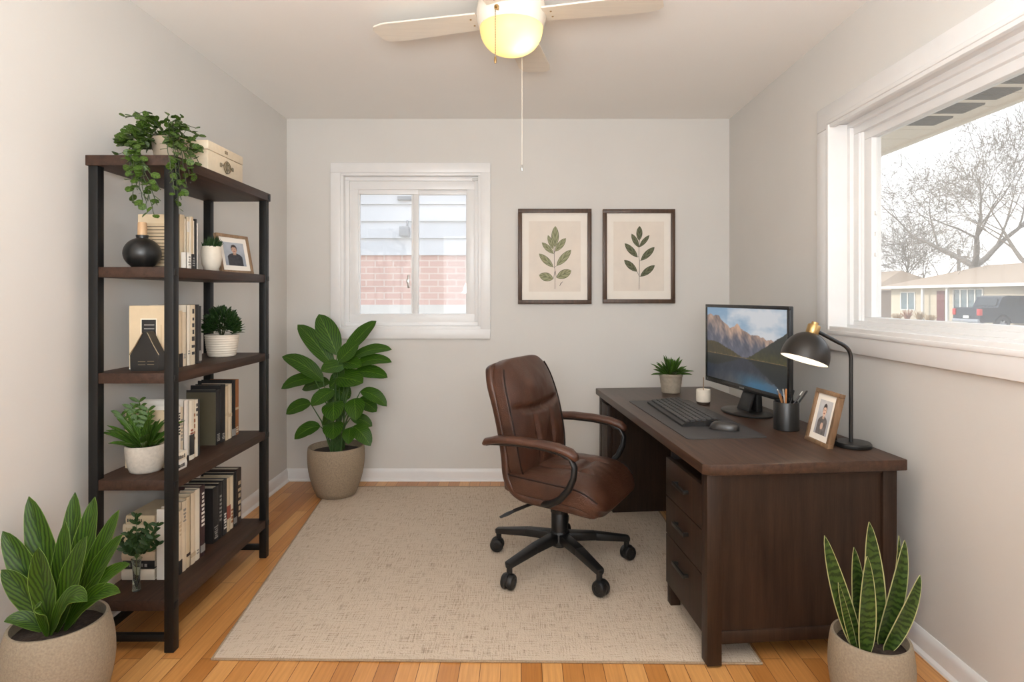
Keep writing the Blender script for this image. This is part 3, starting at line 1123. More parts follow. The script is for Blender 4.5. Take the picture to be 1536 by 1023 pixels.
# black vase with a wooden neck
c = P(213.5, 398, 2.19)
t = thing('vase', 'round black vase with a pale wooden neck on the second shelf', 'vase', (c.x, c.y, SHELF_T[1]))
prof = [(0, 0), (0.032, 0)]
for i in range(1, 14):
    a = -PI / 2 * 0.72 + i / 13 * (PI / 2 * 0.72 + PI / 2 * 0.80)
    prof.append((0.0615 * math.cos(a), 0.055 + 0.058 * math.sin(a)))
prof += [(0.019, 0.113), (0.021, 0.119), (0.02, 0.121), (0.014, 0.121), (0, 0.118)]
VBLK = plain('ribbed_black_ceramic', rgb(24, 23, 22), 0.38, var=0.1, nscale=14, stretch=(1, 1, 0.1))
MB().lathe(prof, 44).build('body', VBLK, t, angle=60)
MB().lathe([(0, 0.112), (0.016, 0.112), (0.0145, 0.166), (0.013, 0.168), (0, 0.168)], 20).build('neck', CORK, t)

# white cup with moss
c = P(317, 405, 2.50)
t = thing('potted_moss', 'tufted moss in a white egg-shaped cup beside the small portrait frame', 'plant', (c.x, c.y, SHELF_T[1]))
pot(t, [(0, 0), (0.018, 0), (0.026, 0.006), (0.036, 0.03), (0.040, 0.06), (0.038, 0.09), (0.035, 0.106), (0.033, 0.106), (0.033, 0.09), (0, 0.08)], CERAM, 0.034, 0.1)
mb = MB()
r = random.Random(3)
for i in range(170):
    a = r.uniform(0, 2 * PI)
    rad = 0.033 * math.sqrt(r.random())
    b = Vector((rad * math.cos(a), rad * math.sin(a), 0.1))
    h = 0.052 * (1 - 0.6 * (rad / 0.033) ** 2) * r.uniform(0.7, 1.1)
    mb.leaf(b, b + Vector((math.cos(a) * 0.012 * r.random() + 0.006, math.sin(a) * 0.012 * r.random() + 0.004, h)), 0.006, rnd_dir(r), 0.05, 0.2, 3, cols=2)
mb.build('foliage', LEAF_D, t)

# black angular bookend (near face outline traced at its own depth)
dB = 2.135
zt = SHELF_T[2]
t = thing('bookend', 'black house-shaped bookend standing before the sand book on the third shelf', 'bookend', (P(217, 556, dB).x, dB + 0.02, zt))
X = lambda px: (px - CX) * dB / F
mb = MB()
outl = [(195.5, 0), (237, 0), (237.5, 0.054), (219, 0.141), (215, 0.141), (195, 0.056)]
mb.poly([Vector((X(px), dB, zt + h)) for px, h in outl], thick=(0, 0.045, 0))
mb.build('body', BLACKS, t, world=True)
mb = MB()
for dx, zz in ((0, 0.033), (0, 0.022)):
    mb.box(X(207), X(218), dB - 0.0006, dB + 0.001, zt + zz, zt + zz + 0.0015)
    mb.box(X(221), X(231), dB - 0.0006, dB + 0.001, zt + zz + 0.001, zt + zz + 0.0025)
mb.tube([Vector((X(194.5), dB - 0.002, zt + 0.058)), Vector((X(204), dB - 0.003, zt + 0.092)), Vector((X(214), dB - 0.002, zt + 0.136))], 0.0016, 6)
mb.tube([Vector((X(239), dB - 0.002, zt + 0.058)), Vector((X(231), dB - 0.003, zt + 0.092)), Vector((X(221.5), dB - 0.002, zt + 0.137))], 0.0008, 6)
mb.build('engraving', PEWT, t, world=True)


# bushy plant in ribbed bowl
def ribbed(rb_, rt, h, n=8):
    out = [(0, 0), (rb_ * 0.9, 0), (rb_, 0.004)]
    for i in range(n * 4 + 1):
        s = i / (n * 4)
        rr = rb_ + (rt - rb_) * (s ** 0.6)
        out.append((rr + 0.0009 * math.sin(s * n * 2 * PI), 0.006 + (h - 0.014) * s))
    out += [(rt + 0.001, h - 0.006), (rt + 0.001, h - 0.001), (rt - 0.002, h), (rt - 0.007, h), (rt - 0.009, h - 0.01), (0, h - 0.02)]
    return out


c = P(333, 530, 2.66)
t = thing('potted_shrub', 'dense dark green bushy plant in a ribbed white bowl on the third shelf', 'plant', (c.x, c.y, SHELF_T[2]))
pot(t, ribbed(0.055, 0.069, 0.098), CERAM, 0.062, 0.088)
mb = MB()
st = MB()
r = random.Random(8)
for i in range(950):
    u = r.uniform(-0.25, 1)
    a = r.uniform(0, 2 * PI)
    s = math.sqrt(max(0, 1 - u * u))
    d = Vector((s * math.cos(a), s * math.sin(a), u))
    k = r.uniform(0.6, 1.0)
    p = Vector((0, 0, 0.128)) + Vector((d.x * 0.068, d.y * 0.068, d.z * 0.085)) * k
    mb.leaf(p, p + (d + Vector((0, 0, 0.3)) + rnd_dir(r) * 0.4).normalized() * r.uniform(0.016, 0.024), 0.009, rnd_dir(r) + Vector((0, 0, 0.8)), 0.05, 0.2, 3, cols=2)
for i in range(10):
    a = -0.6 + i * 0.13
    b = Vector((0.05, -0.02, 0.10))
    mb.leaf(b, b + Vector((0.045 + 0.02 * math.cos(a * 3), -0.03 + 0.05 * (i / 10), 0.01 + 0.012 * (i % 4))), 0.006, (0, -0.5, 1), 0.1, 0.2, 4, cols=2)
for i in range(12):
    a = r.uniform(0, 2 * PI)
    st.tube([(0, 0, 0.08), (0.02 * math.cos(a), 0.02 * math.sin(a), 0.12), (0.045 * math.cos(a), 0.045 * math.sin(a), 0.17)], 0.0018, 5)
mb.build('foliage', LEAF_D, t)
st.build('stem', STEMD, t)


def rosette(mb, r, n, z0, rad0, len_rng, width, el_rng, bow=0.2, fold=0.3, n_seg=6):
    for i in range(n):
        a = i * 2.399 + r.uniform(-0.3, 0.3)
        s = (i + 0.5) / n
        el = el_rng[1] + (el_rng[0] - el_rng[1]) * s + r.uniform(-0.12, 0.12)
        L = r.uniform(*len_rng)
        d = Vector((math.cos(a) * math.cos(el), math.sin(a) * math.cos(el), math.sin(el)))
        b = Vector((math.cos(a) * rad0 * s, math.sin(a) * rad0 * s, z0))
        mb.leaf(b, b + d * L, width * r.uniform(0.8, 1.15), (d.x * -0.3, -0.5 + d.y * -0.3, 0.9), bow, fold, n_seg, 0.6, 0.8, cols=4)


c = P(219, 708, 2.19)
t = thing('potted_succulent', 'bright green spiky plant in a pale grey pot on the fourth shelf', 'plant', (c.x, c.y - 0.0, SHELF_T[3]))
pot(t, pot_profile(0.052, 0.064, 0.067, 0.098, 0.007), CERAMG, 0.06, 0.086)
mb = MB()
r = random.Random(21)
rosette(mb, r, 34, 0.085, 0.03, (0.09, 0.15), 0.024, (0.25, 1.35), 0.16, 0.3)
for (dx, dz, dy) in ((-0.06, 0.235, 0.01), (-0.04, 0.26, 0.02), (0.01, 0.23, 0.0), (-0.105, 0.21, 0.01)):
    # taller stems carrying pairs of leaflets
    p0, p1 = Vector((0, 0, 0.085)), Vector((dx, dy, dz))
    mb.leaf(p0, p1, 0.012, (0, -1, 0.3), 0.05, 0.2, 6)
    for k in range(5):
        q = p0.lerp(p1, 0.45 + k * 0.12)
        for s in (-1, 1):
            mb.leaf(q, q + Vector((s * 0.032, -0.01, 0.018)), 0.014, (0, -1, 0.6), 0.1, 0.2, 4, cols=2)
mb.build('foliage', LEAF_Z, t)

# sprig in a small glass vase at the near end of the bottom shelf
c = P(208, 884, 2.16)
t = thing('sprig_vase', 'dark leafy sprig in a slim glass vase on the bottom shelf', 'plant', (c.x, c.y - 0.012, SHELF_T[4]))
CLEARG = bpy.data.materials.new('clear_glass')
CLEARG.use_nodes = True
_b = CLEARG.node_tree.nodes['Principled BSDF']
_b.inputs['Base Color'].default_value = (0.75, 0.85, 0.75, 1)
_b.inputs['Transmission Weight'].default_value = 0.95
_b.inputs['Roughness'].default_value = 0.05
MB().lathe([(0, 0), (0.013, 0), (0.014, 0.003), (0.011, 0.05), (0.014, 0.10), (0.018, 0.115), (0.0165, 0.115), (0.012, 0.1), (0.009, 0.05), (0, 0.008)], 24).build('glass_vase', CLEARG, t)
mb = MB()
st = MB()
r = random.Random(14)
for (px, py) in ((192, 800), (205, 772), (222, 788), (238, 786), (186, 826), (240, 816), (212, 800), (196, 815), (232, 806), (180, 812), (222, 815)):
    e = P(px, py, 2.13 + r.uniform(-0.03, 0.04)) - t.location
    b = Vector((0, 0, 0.01))
    k = Vector((0, 0, 0.115))
    pts = [b, k, k.lerp(e, 0.5) + Vector((0, 0, 0.012)), e]
    st.tube(pts, [0.0016, 0.0016, 0.0013, 0.0008], 5)
    for i in range(5):
        q = k.lerp(e, 0.3 + i * 0.16)
        for s in (-1, 1):
            d = Vector((s * r.uniform(0.015, 0.028), r.uniform(-0.015, 0.01), r.uniform(0.006, 0.026)))
            mb.leaf(q, q + d, 0.0125, (0.2 * s, -0.8, 0.6), 0.15, 0.2, 4, cols=2)
    mb.leaf(k.lerp(e, 0.8), e + Vector((0, 0, 0.008)), 0.013, (0, -0.8, 0.6), 0.1, 0.2, 4, cols=2)
mb.build('foliage', LEAF_D, t)
st.build('stem', STEMM, t)


# ------------------------------------------------------------------ pictures made of coloured cells
def cell_picture(name, parent, o, ux, uy, nx, ny, fn, m, world=True):
    """flat picture: origin, edge vectors; fn(u, v) gives sRGB 0-255"""
    o, ux, uy = Vector(o), Vector(ux), Vector(uy)
    if world:
        Mi = PM(parent).inverted()
        o2 = Mi @ o
        ux = Mi.to_3x3() @ ux
        uy = Mi.to_3x3() @ uy
        o = o2
    verts, faces, cols = [], [], []
    for j in range(ny + 1):
        for i in range(nx + 1):
            u, v = i / nx, j / ny
            verts.append(o + ux * u + uy * v)
            cc = fn(u, v)
            cols.append((lin(max(0, min(255, cc[0]))), lin(max(0, min(255, cc[1]))), lin(max(0, min(255, cc[2]))), 1.0))
    for j in range(ny):
        for i in range(nx):
            a = j * (nx + 1) + i
            faces.append((a, a + 1, a + nx + 2, a + nx + 1))
    me = bpy.data.meshes.new(name)
    me.from_pydata([tuple(v) for v in verts], [], faces)
    at = me.color_attributes.new('Col', 'FLOAT_COLOR', 'POINT')
    flat = []
    for c4 in cols:
        flat.extend(c4)
    at.data.foreach_set('color', flat)
    me.materials.append(m)
    ob = bpy.data.objects.new(name, me)
    COL.objects.link(ob)
    ob.parent = parent
    return ob


PHOTO = colattr('photo_print', 0.0, 0.4)


def portrait(shirt, skin, hair, bg0, bg1, cx=0.5, hands=False):
    def fn(u, v):
        n0 = noise.noise(Vector((u * 5, v * 6, 1.7))) * 10
        c = [bg0[k] * (1 - v) + bg1[k] * v + n0 for k in range(3)]
        # shoulders and chest
        half = 0.36 if v < 0.34 else 0.36 * math.sqrt(max(0, 1 - ((v - 0.34) / 0.2) ** 2))
        if v < 0.54 and abs(u - cx) < half:
            sh = 1 + 0.25 * noise.noise(Vector((u * 9, v * 9, 4)))
            c = [s * sh for s in shirt]
        if abs(u - cx) < 0.075 and 0.46 < v < 0.6:
            c = [k * 0.86 for k in skin]
        dx, dy = (u - cx) / 0.125, (v - 0.70) / 0.16
        if ((u - cx) / 0.15) ** 2 + ((v - 0.735) / 0.175) ** 2 < 1:
            c = list(hair)
        if dx * dx + (dy + 0.12) ** 2 < 0.94 and v < 0.80:
            c = list(skin)
            if abs(v - 0.715) < 0.012 and 0.025 < abs(u - cx) < 0.075:
                c = [118, 88, 78]
            if abs(v - 0.62) < 0.01 and abs(u - cx) < 0.045:
                c = [140, 84, 76]
        if hands and ((u - cx) / 0.1) ** 2 + ((v - 0.25) / 0.1) ** 2 < 1:
            c = [k * 0.95 for k in skin]
        return c
    return fn


def easel_frame(t, A, B, up, n, h, fw, depth, fm, matw, photo_fn, backm):
    """leaning frame with lower edge A->B, unit up vector, unit outward normal"""
    u = (B - A)
    wdt = u.length
    u.normalize()
    M = Matrix((u, up, n)).transposed().to_4x4()
    M.translation = A
    mb = MB()
    for (a0, a1, b0, b1) in ((0, wdt, 0, fw), (0, wdt, h - fw, h), (0, fw, fw, h - fw), (wdt - fw, wdt, fw, h - fw)):
        mb.box(a0, a1, b0, b1, -depth, 0, 0.0015, M)
    mb.build('frame', fm, t, world=True)
    MB().box(fw * 0.6, wdt - fw * 0.6, fw * 0.6, h - fw * 0.6, -depth * 0.9, -depth * 0.6, 0, M).build('backing', backm, t, world=True)
    MB().box(fw * 0.8, wdt - fw * 0.8, fw * 0.8, h - fw * 0.8, -depth * 0.55, -depth * 0.35, 0, M).build('mat_board', MATBOARD, t, world=True)
    o = M @ Vector((fw + matw, fw + matw, -depth * 0.33))
    cell_picture('photo', t, o, u * (wdt - 2 * fw - 2 * matw), up * (h - 2 * fw - 2 * matw), 46, 62, photo_fn, PHOTO)
    return M


A, B = P(334, 408, 2.586), P(381.5, 411, 2.78)
A.z = B.z = SHELF_T[1] + 0.001
u = (B - A).normalized()
nrm = Vector((u.y, -u.x, 0))
up = (Vector((0, 0, 1)) * math.cos(0.2) - nrm * math.sin(0.2)).normalized()
n2 = u.cross(up).normalized()
mid = (A + B) / 2
t = thing('photo_frame', 'pale wood frame with a portrait leaning at the far end of the second shelf', 'photo frame', (mid.x, mid.y, SHELF_T[1]))
easel_frame(t, A, B, up, n2, 0.178, 0.014, 0.016, OAKF, 0.022, portrait((52, 52, 58), (186, 150, 130), (44, 38, 36), (150, 156, 166), (176, 182, 190)), bookmat('darkbrown'))
MB().bar(mid + up * 0.11 - n2 * 0.017, mid - nrm * 0.075 + Vector((0, 0, 0.003)), 0.03, 0.004).build('easel_leg', bookmat('darkbrown'), t, world=True)

# ------------------------------------------------------------------ framed botanical prints on the back wall
PRINTL = {}


def sprig(name, px0, py0, px1, py1, label, leavespec, stem, lm, extra=None):
    d = YB - 0.03
    t = thing(name, label, 'picture', (wx((px0 + px1) / 2), YB - 0.012, wz((py0 + py1) / 2)), 0, 'botanical prints on the back wall')
    X0, X1, Z0, Z1 = wx(px0, d), wx(px1, d), wz(py1, d), wz(py0, d)
    fw = 0.027
    mb = MB()
    for (a0, a1, b0, b1) in ((X0, X1, Z0, Z0 + fw), (X0, X1, Z1 - fw, Z1), (X0, X0 + fw, Z0 + fw, Z1 - fw), (X1 - fw, X1, Z0 + fw, Z1 - fw)):
        mb.box(a0, a1, d, YB - 0.001, b0, b1, 0.0025)
    mb.build('frame', FRAMEW, t, world=True)
    MB().box(X0 + fw * 0.8, X1 - fw * 0.8, d + 0.014, d + 0.018, Z0 + fw * 0.8, Z1 - fw * 0.8).build('mat_board', MATBOARD, t, world=True)
    MB().box(X0 + fw + 0.045, X1 - fw - 0.045, d + 0.0125, d + 0.0145, Z0 + fw + 0.055, Z1 - fw - 0.055).build('print_paper', PAPER, t, world=True)
    dd = d + 0.0118

    def Q(zx, zy):
        return P(760 + zx / 5.689, 300 + zy / 5.689, dd)
    mb = MB()
    for (bx_, by_, tx_, ty_, wd) in leavespec:
        mb.leaf(Q(bx_, by_), Q(tx_, ty_), wd / 5.689 * dd / F, (0, -1, 0), 0.0, 0.0, 12, 0.8, 0.8, thick=0.0002)
    mb.build('printed_leaves', lm, t, world=True)
    mb = MB()
    pts = [Q(*s) for s in stem]
    for p_ in pts:
        p_.y -= 0.0003
    mb.tube(pts, 0.0014, 5, flat=0.3)
    for (bx_, by_, tx_, ty_, wd) in leavespec:
        a = Q(bx_, by_)
        # short stalk back to the stem
        best = min(pts, key=lambda q: (q - a).length)
        mb.tube([a, best], 0.0009, 4)
        mb.tube([a + Vector((0, -0.0004, 0)), a.lerp(Q(tx_, ty_), 0.92) + Vector((0, -0.0004, 0))], 0.0006, 4)
    if extra:
        mb.tube([Q(*e) for e in extra], [0.001, 0.0024, 0.0005], 5, flat=0.3)
    mb.build('printed_stem', INK, t, world=True)
    return t


PL1 = leaf_mat('printed_pale_leaf', rgb(134, 136, 104), rgb(160, 160, 128), rgb(92, 94, 70), 3, 0.8, 0.8, 0.04, rgb(96, 98, 72), 0.06)
PL2 = leaf_mat('printed_dark_leaf', rgb(86, 90, 68), rgb(112, 114, 90), rgb(58, 62, 46), 3, 0.8, 0.8, 0.04, rgb(56, 58, 46), 0.07)
sprig('framed_print', 777, 313, 887.5, 456, 'framed botanical print of a pale leafy sprig, left of the pair', [
    (412, 400, 415, 222, 64), (398, 420, 352, 300, 40), (415, 438, 505, 325, 54), (400, 458, 300, 362, 46), (428, 560, 550, 425, 62), (396, 572, 276, 458, 56),
    (398, 672, 276, 640, 74), (426, 662, 552, 602, 74)],
    [(412, 760), (413, 600), (408, 575), (406, 450), (412, 380), (414, 300)], PL1, [(452, 735), (463, 712), (480, 695)])
sprig('framed_print', 904.5, 313.5, 1013, 455, 'framed botanical print of a dark leafy sprig, right of the pair', [
    (1130, 345, 1135, 222, 52), (1126, 402, 1066, 288, 44), (1132, 402, 1218, 300, 38), (1116, 488, 1008, 370, 54), (1146, 515, 1262, 402, 54), (1112, 610, 1003, 512, 54), (1142, 652, 1264, 557, 54)],
    [(1130, 765), (1132, 650), (1134, 520), (1128, 480), (1130, 400), (1133, 345)], PL2)

# ------------------------------------------------------------------ large floor plants
HC = (0, -0.75, 0.66)


def floor_pot(name, label, loc, prof, m, sr, sz):
    t = thing(name, label, 'plant', loc)
    pot(t, prof, m, sr, sz, seg=56)
    return t


# front left, broad veined leaves
D1 = 1.725
c = P(88.5, 929, D1)
t = floor_pot('potted_plant', 'broad-leaved plant with veined leaves in a stone pot by the bookshelf', (c.x, c.y, 0),
              pot_profile(0.088, 0.137, 0.121, c.z, 0.011, mid=0.62), STONE, 0.112, c.z - 0.028)
soil = Vector((c.x, c.y, c.z - 0.03))


def Z4(zx, zy, dd=0.0):
    return P(zx / 3.168, 700 + zy / 3.168, D1 + dd)


# tip x, tip y, depth offset of the tip, width px (zoomed), bow, base offset
for (tx, ty, dd, wd, bow, bx_, by_) in (
        (137, 141, 0.09, 122, 0.06, -0.02, 0.03), (357, 121, 0.12, 105, 0.05, 0.0, 0.04), (451, 143, 0.10, 112, 0.06, 0.02, 0.03),
        (566, 205, 0.05, 100, 0.08, 0.03, 0.02), (12, 306, 0.02, 112, 0.12, -0.03, 0.0), (6, 490, -0.04, 104, 0.16, -0.03, -0.01),
        (18, 737, -0.06, 70, 0.42, -0.03, -0.02), (582, 322, -0.01, 104, 0.12, 0.03, 0.0), (618, 462, -0.03, 84, 0.26, 0.03, -0.01),
        (572, 598, -0.06, 92, 0.36, 0.03, -0.02), (183, 384, -0.06, 128, 0.06, -0.01, -0.03), (412, 330, -0.05, 128, 0.07, 0.01, -0.03),
        (312, 262, 0.02, 96, 0.03, 0.0, 0.0), (414, 640, -0.115, 100, 0.5, 0.005, -0.05), (176, 668, -0.10, 72, 0.42, 0.0, -0.055),
        (70, 420, 0.08, 90, 0.12, -0.02, 0.02), (500, 470, 0.06, 90, 0.12, 0.02, 0.02)):
    e = Z4(tx, ty, dd)
    b = soil + Vector((bx_ * 0.8, by_ * 0.8, 0))
    MB().leaf(b, e, wd / 3.168 * (D1 + dd) / F, HC, bow, 0.22, 14, 0.72, 0.75, wave=0.05, cols=6).build('leaf', LEAF_A, t, world=True)

# far left corner, glossy leaves on stalks
D2 = 3.72
c = P(504.5, 668, D2)
t = floor_pot('potted_plant', 'tall glossy-leaved plant in a brown stone pot in the far left corner', (c.x, c.y, 0.008),
              pot_profile(0.118, 0.168, 0.168, c.z - 0.008, 0.012, mid=0.6), STONED, 0.158, c.z - 0.045)


def Z5(zx, zy, dd=0.0):
    return P(400 + zx / 3.197, 450 + zy / 3.197, D2 + dd)


st = MB()
foot = Vector((c.x, c.y, c.z - 0.05))
for k, (tx, ty, bx_, by_, dd, wd, bow) in enumerate((
        (148, 118, 318, 318, 0.06, 92, 0.10), (250, 68, 338, 262, 0.10, 108, 0.05), (526, 100, 372, 262, 0.08, 84, 0.10), (600, 238, 402, 285, 0.0, 66, 0.22),
        (600, 298, 408, 325, -0.05, 66, 0.24), (73, 272, 272, 392, 0.0, 84, 0.20), (70, 426, 232, 384, -0.04, 78, 0.24), (93, 548, 212, 498, -0.06, 78, 0.22),
        (133, 668, 256, 606, -0.08, 78, 0.26), (580, 372, 415, 352, -0.04, 76, 0.2), (576, 510, 450, 438, -0.03, 70, 0.24), (527, 536, 440, 480, 0.04, 78, 0.2),
        (506, 606, 402, 566, 0.03, 64, 0.2), (498, 700, 415, 606, -0.08, 80, 0.2), (338, 300, 440, 206, -0.10, 96, 0.04), (215, 508, 322, 432, -0.16, 84, 0.1),
        (320, 582, 320, 488, -0.17, 104, 0.18), (428, 578, 420, 472, -0.14, 92, 0.18), (318, 670, 320, 586, -0.16, 96, 0.2), (392, 692, 400, 612, -0.12, 64, 0.2),
        (262, 342, 372, 314, -0.14, 92, 0.10), (462, 398, 332, 372, -0.12, 112, 0.08), (300, 420, 400, 350, 0.0, 110, 0.1), (400, 470, 330, 430, 0.05, 100, 0.1),
        (170, 430, 300, 400, 0.08, 80, 0.16), (290, 520, 350, 470, 0.06, 90, 0.14), (455, 320, 350, 300, -0.06, 80, 0.14), (270, 600, 330, 540, 0.04, 80, 0.14))):
    e = Z5(tx, ty, dd)
    b = Z5(bx_, by_, dd * 0.35)
    if (k == 14):
        b, e = Z5(345, 296, -0.06), Z5(440, 204, -0.03)
    MB().leaf(b, e, wd / 3.197 * D2 / F, (0, -0.7, 0.7), bow, 0.14, 12, 0.62, 0.7, wave=0.03, cols=6).build('leaf', LEAF_B, t, world=True)
    f0 = foot + Vector((random.Random(k).uniform(-0.04, 0.04), random.Random(k + 50).uniform(-0.04, 0.04), 0))
    st.tube([f0, f0.lerp(b, 0.5) + Vector((0, 0, 0.05)), b, b.lerp(e, 0.12)], [0.005, 0.0042, 0.003, 0.002], 6)
st.tube([foot, foot + Vector((0.01, 0, 0.1)), foot + Vector((0.005, 0, 0.24))], [0.016, 0.014, 0.009], 8)
st.build('stem', STEMM, t, world=True)

# front right, sword leaves
D3 = 1.74
c = P(1306, 953, D3)
t = floor_pot('snake_plant', 'snake plant with upright banded leaves in a stone pot by the desk', (c.x, c.y, 0),
              pot_profile(0.078, 0.112, 0.104, c.z, 0.010, mid=0.62), STONE, 0.096, c.z - 0.03)


def Z8(zx, zy, dd=0.0):
    return P(980 + zx / 2.671, 640 + zy / 2.671, D3 + dd)


for (tx, ty, bx_, by_, dd, wd, bow, bd) in (
        (687, 437, 822, 872, -0.01, 74, 0.05, -0.02), (805, 484, 832, 850, 0.05, 66, 0.02, 0.03), (866, 382, 890, 860, 0.03, 92, 0.015, 0.01),
        (858, 520, 846, 880, -0.05, 72, 0.02, -0.05), (1008, 455, 905, 890, 0.02, 76, 0.06, 0.0), (1070, 595, 925, 905, -0.02, 66, 0.07, -0.03),
        (985, 436, 940, 850, 0.07, 30, 0.05, 0.05), (742, 625, 812, 868, -0.03, 30, 0.03, -0.03)):
    e = Z8(tx, ty, dd)
    b = Z8(bx_, by_, bd)
    b.z = c.z - 0.035
    out = Vector((-(e.x - b.x), 0, 0)).normalized() if abs(e.x - b.x) > 0.01 else Vector((0, 1, 0))
    MB().leaf(b, e, wd / 2.671 * D3 / F, (0.1, -1, 0.1), bow, 0.28, 16, 0.42, 0.72, cols=6, bowdir=out * -1 + Vector((0, -0.4, 0)), thick=0.003).build('leaf', LEAF_S, t, world=True)

# ------------------------------------------------------------------ desk
RZD = math.radians(5.2)
DL, DW, DH = 1.66, 0.71, 0.68
desk = thing('desk', 'large dark espresso wood desk with three drawers along the right wall', 'desk', (0.598, 1.957, 0), RZD)
ch = 0.022
mb = MB()
t_ = bmesh.new()
pts = [(ch, 0), (DW - 0.006, 0), (DW, 0.006), (DW, DL), (0, DL), (0, ch)]
f = t_.faces.new([t_.verts.new((x, y, DH - 0.036)) for x, y in pts])
rr = bmesh.ops.extrude_face_region(t_, geom=[f])
bmesh.ops.translate(t_, vec=(0, 0, 0.036), verts=[v for v in rr['geom'] if isinstance(v, bmesh.types.BMVert)])
bmesh.ops.recalc_face_normals(t_, faces=t_.faces[:])
bmesh.ops.bevel(t_, geom=t_.edges[:], offset=0.003, segments=2, affect='EDGES', profile=0.5)
mb._merge(t_)
mb.build('desktop', DESKW, desk)
ZU = DH - 0.037
for (x, y, zb) in ((0.018, 0.022, 0.008), (DW - 0.075, 0.022, 0.0), (0.018, DL - 0.07, 0.0), (DW - 0.075, DL - 0.07, 0.0)):
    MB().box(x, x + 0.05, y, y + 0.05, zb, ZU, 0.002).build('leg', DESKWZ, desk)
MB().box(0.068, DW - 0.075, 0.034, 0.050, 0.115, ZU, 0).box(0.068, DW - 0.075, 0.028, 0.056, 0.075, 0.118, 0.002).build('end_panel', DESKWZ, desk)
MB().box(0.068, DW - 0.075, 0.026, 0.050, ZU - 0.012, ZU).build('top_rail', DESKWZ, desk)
DARKIN = plain('dark_cabinet_interior', rgb(30, 22, 18), 0.7, var=0.1)
py0, py1 = 0.074, 0.455
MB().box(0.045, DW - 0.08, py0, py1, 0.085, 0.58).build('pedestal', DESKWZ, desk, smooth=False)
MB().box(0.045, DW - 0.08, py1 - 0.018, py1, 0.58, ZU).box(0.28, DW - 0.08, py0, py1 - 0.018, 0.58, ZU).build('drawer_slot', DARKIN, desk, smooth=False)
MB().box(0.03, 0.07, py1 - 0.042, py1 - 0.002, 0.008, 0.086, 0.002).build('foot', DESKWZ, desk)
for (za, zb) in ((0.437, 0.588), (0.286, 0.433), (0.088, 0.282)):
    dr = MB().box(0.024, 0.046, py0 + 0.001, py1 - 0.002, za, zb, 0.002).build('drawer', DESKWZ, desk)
    zc_ = (za + zb) / 2 + 0.01 if za > 0.1 else zb - 0.062
    yc = (py0 + py1) / 2
    mb = MB()
    mb.box(0.002, 0.010, yc - 0.062, yc + 0.062, zc_ - 0.007, zc_ + 0.007, 0.002)
    for s in (-1, 1):
        mb.box(0.006, 0.028, yc + s * 0.052 - 0.006, yc + s * 0.052 + 0.006, zc_ - 0.006, zc_ + 0.006, 0.001)
    mb.build('handle', BLACKS, dr)
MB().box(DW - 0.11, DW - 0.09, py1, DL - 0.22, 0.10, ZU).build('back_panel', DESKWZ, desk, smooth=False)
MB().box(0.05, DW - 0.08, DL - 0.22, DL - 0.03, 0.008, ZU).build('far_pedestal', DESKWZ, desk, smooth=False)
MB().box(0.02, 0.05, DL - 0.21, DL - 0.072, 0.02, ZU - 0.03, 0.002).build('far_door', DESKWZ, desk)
desk.location.z = 0.0


def on_desk(px, py, dz=0.0):
    d = (CZ - DH - dz) * F / (py - CY)
    return Vector(((px - CX) * d / F, d, DH + dz))


# desk mat
MATC = plain('charcoal_desk_mat', rgb(58, 56, 56), 0.55, var=0.06, nscale=60)
mo = Vector((0.640, 2.308, DH))
mat_t = thing('desk_mat', 'charcoal desk mat lying under the keyboard and mouse', 'desk mat', mo, RZD)
t_ = bmesh.new()
mw, ml, cr = 0.325, 0.85, 0.02
pts = []
for (cx_, cy_, a0) in ((mw - cr, ml - cr, 0), (cr, ml - cr, 90), (cr, cr, 180), (mw - cr, cr, 270)):
    for k in range(5):
        a = math.radians(a0 + k * 22.5)
        pts.append((cx_ + cr * math.cos(a), cy_ + cr * math.sin(a)))
f = t_.faces.new([t_.verts.new((x, y, 0)) for x, y in pts])
rr = bmesh.ops.extrude_face_region(t_, geom=[f])
bmesh.ops.translate(t_, vec=(0, 0, 0.003), verts=[v for v in rr['geom'] if isinstance(v, bmesh.types.BMVert)])
bmesh.ops.recalc_face_normals(t_, faces=t_.faces[:])
mb = MB()
mb._merge(t_)
o = mb.build('mat_sheet', MATC, mat_t)

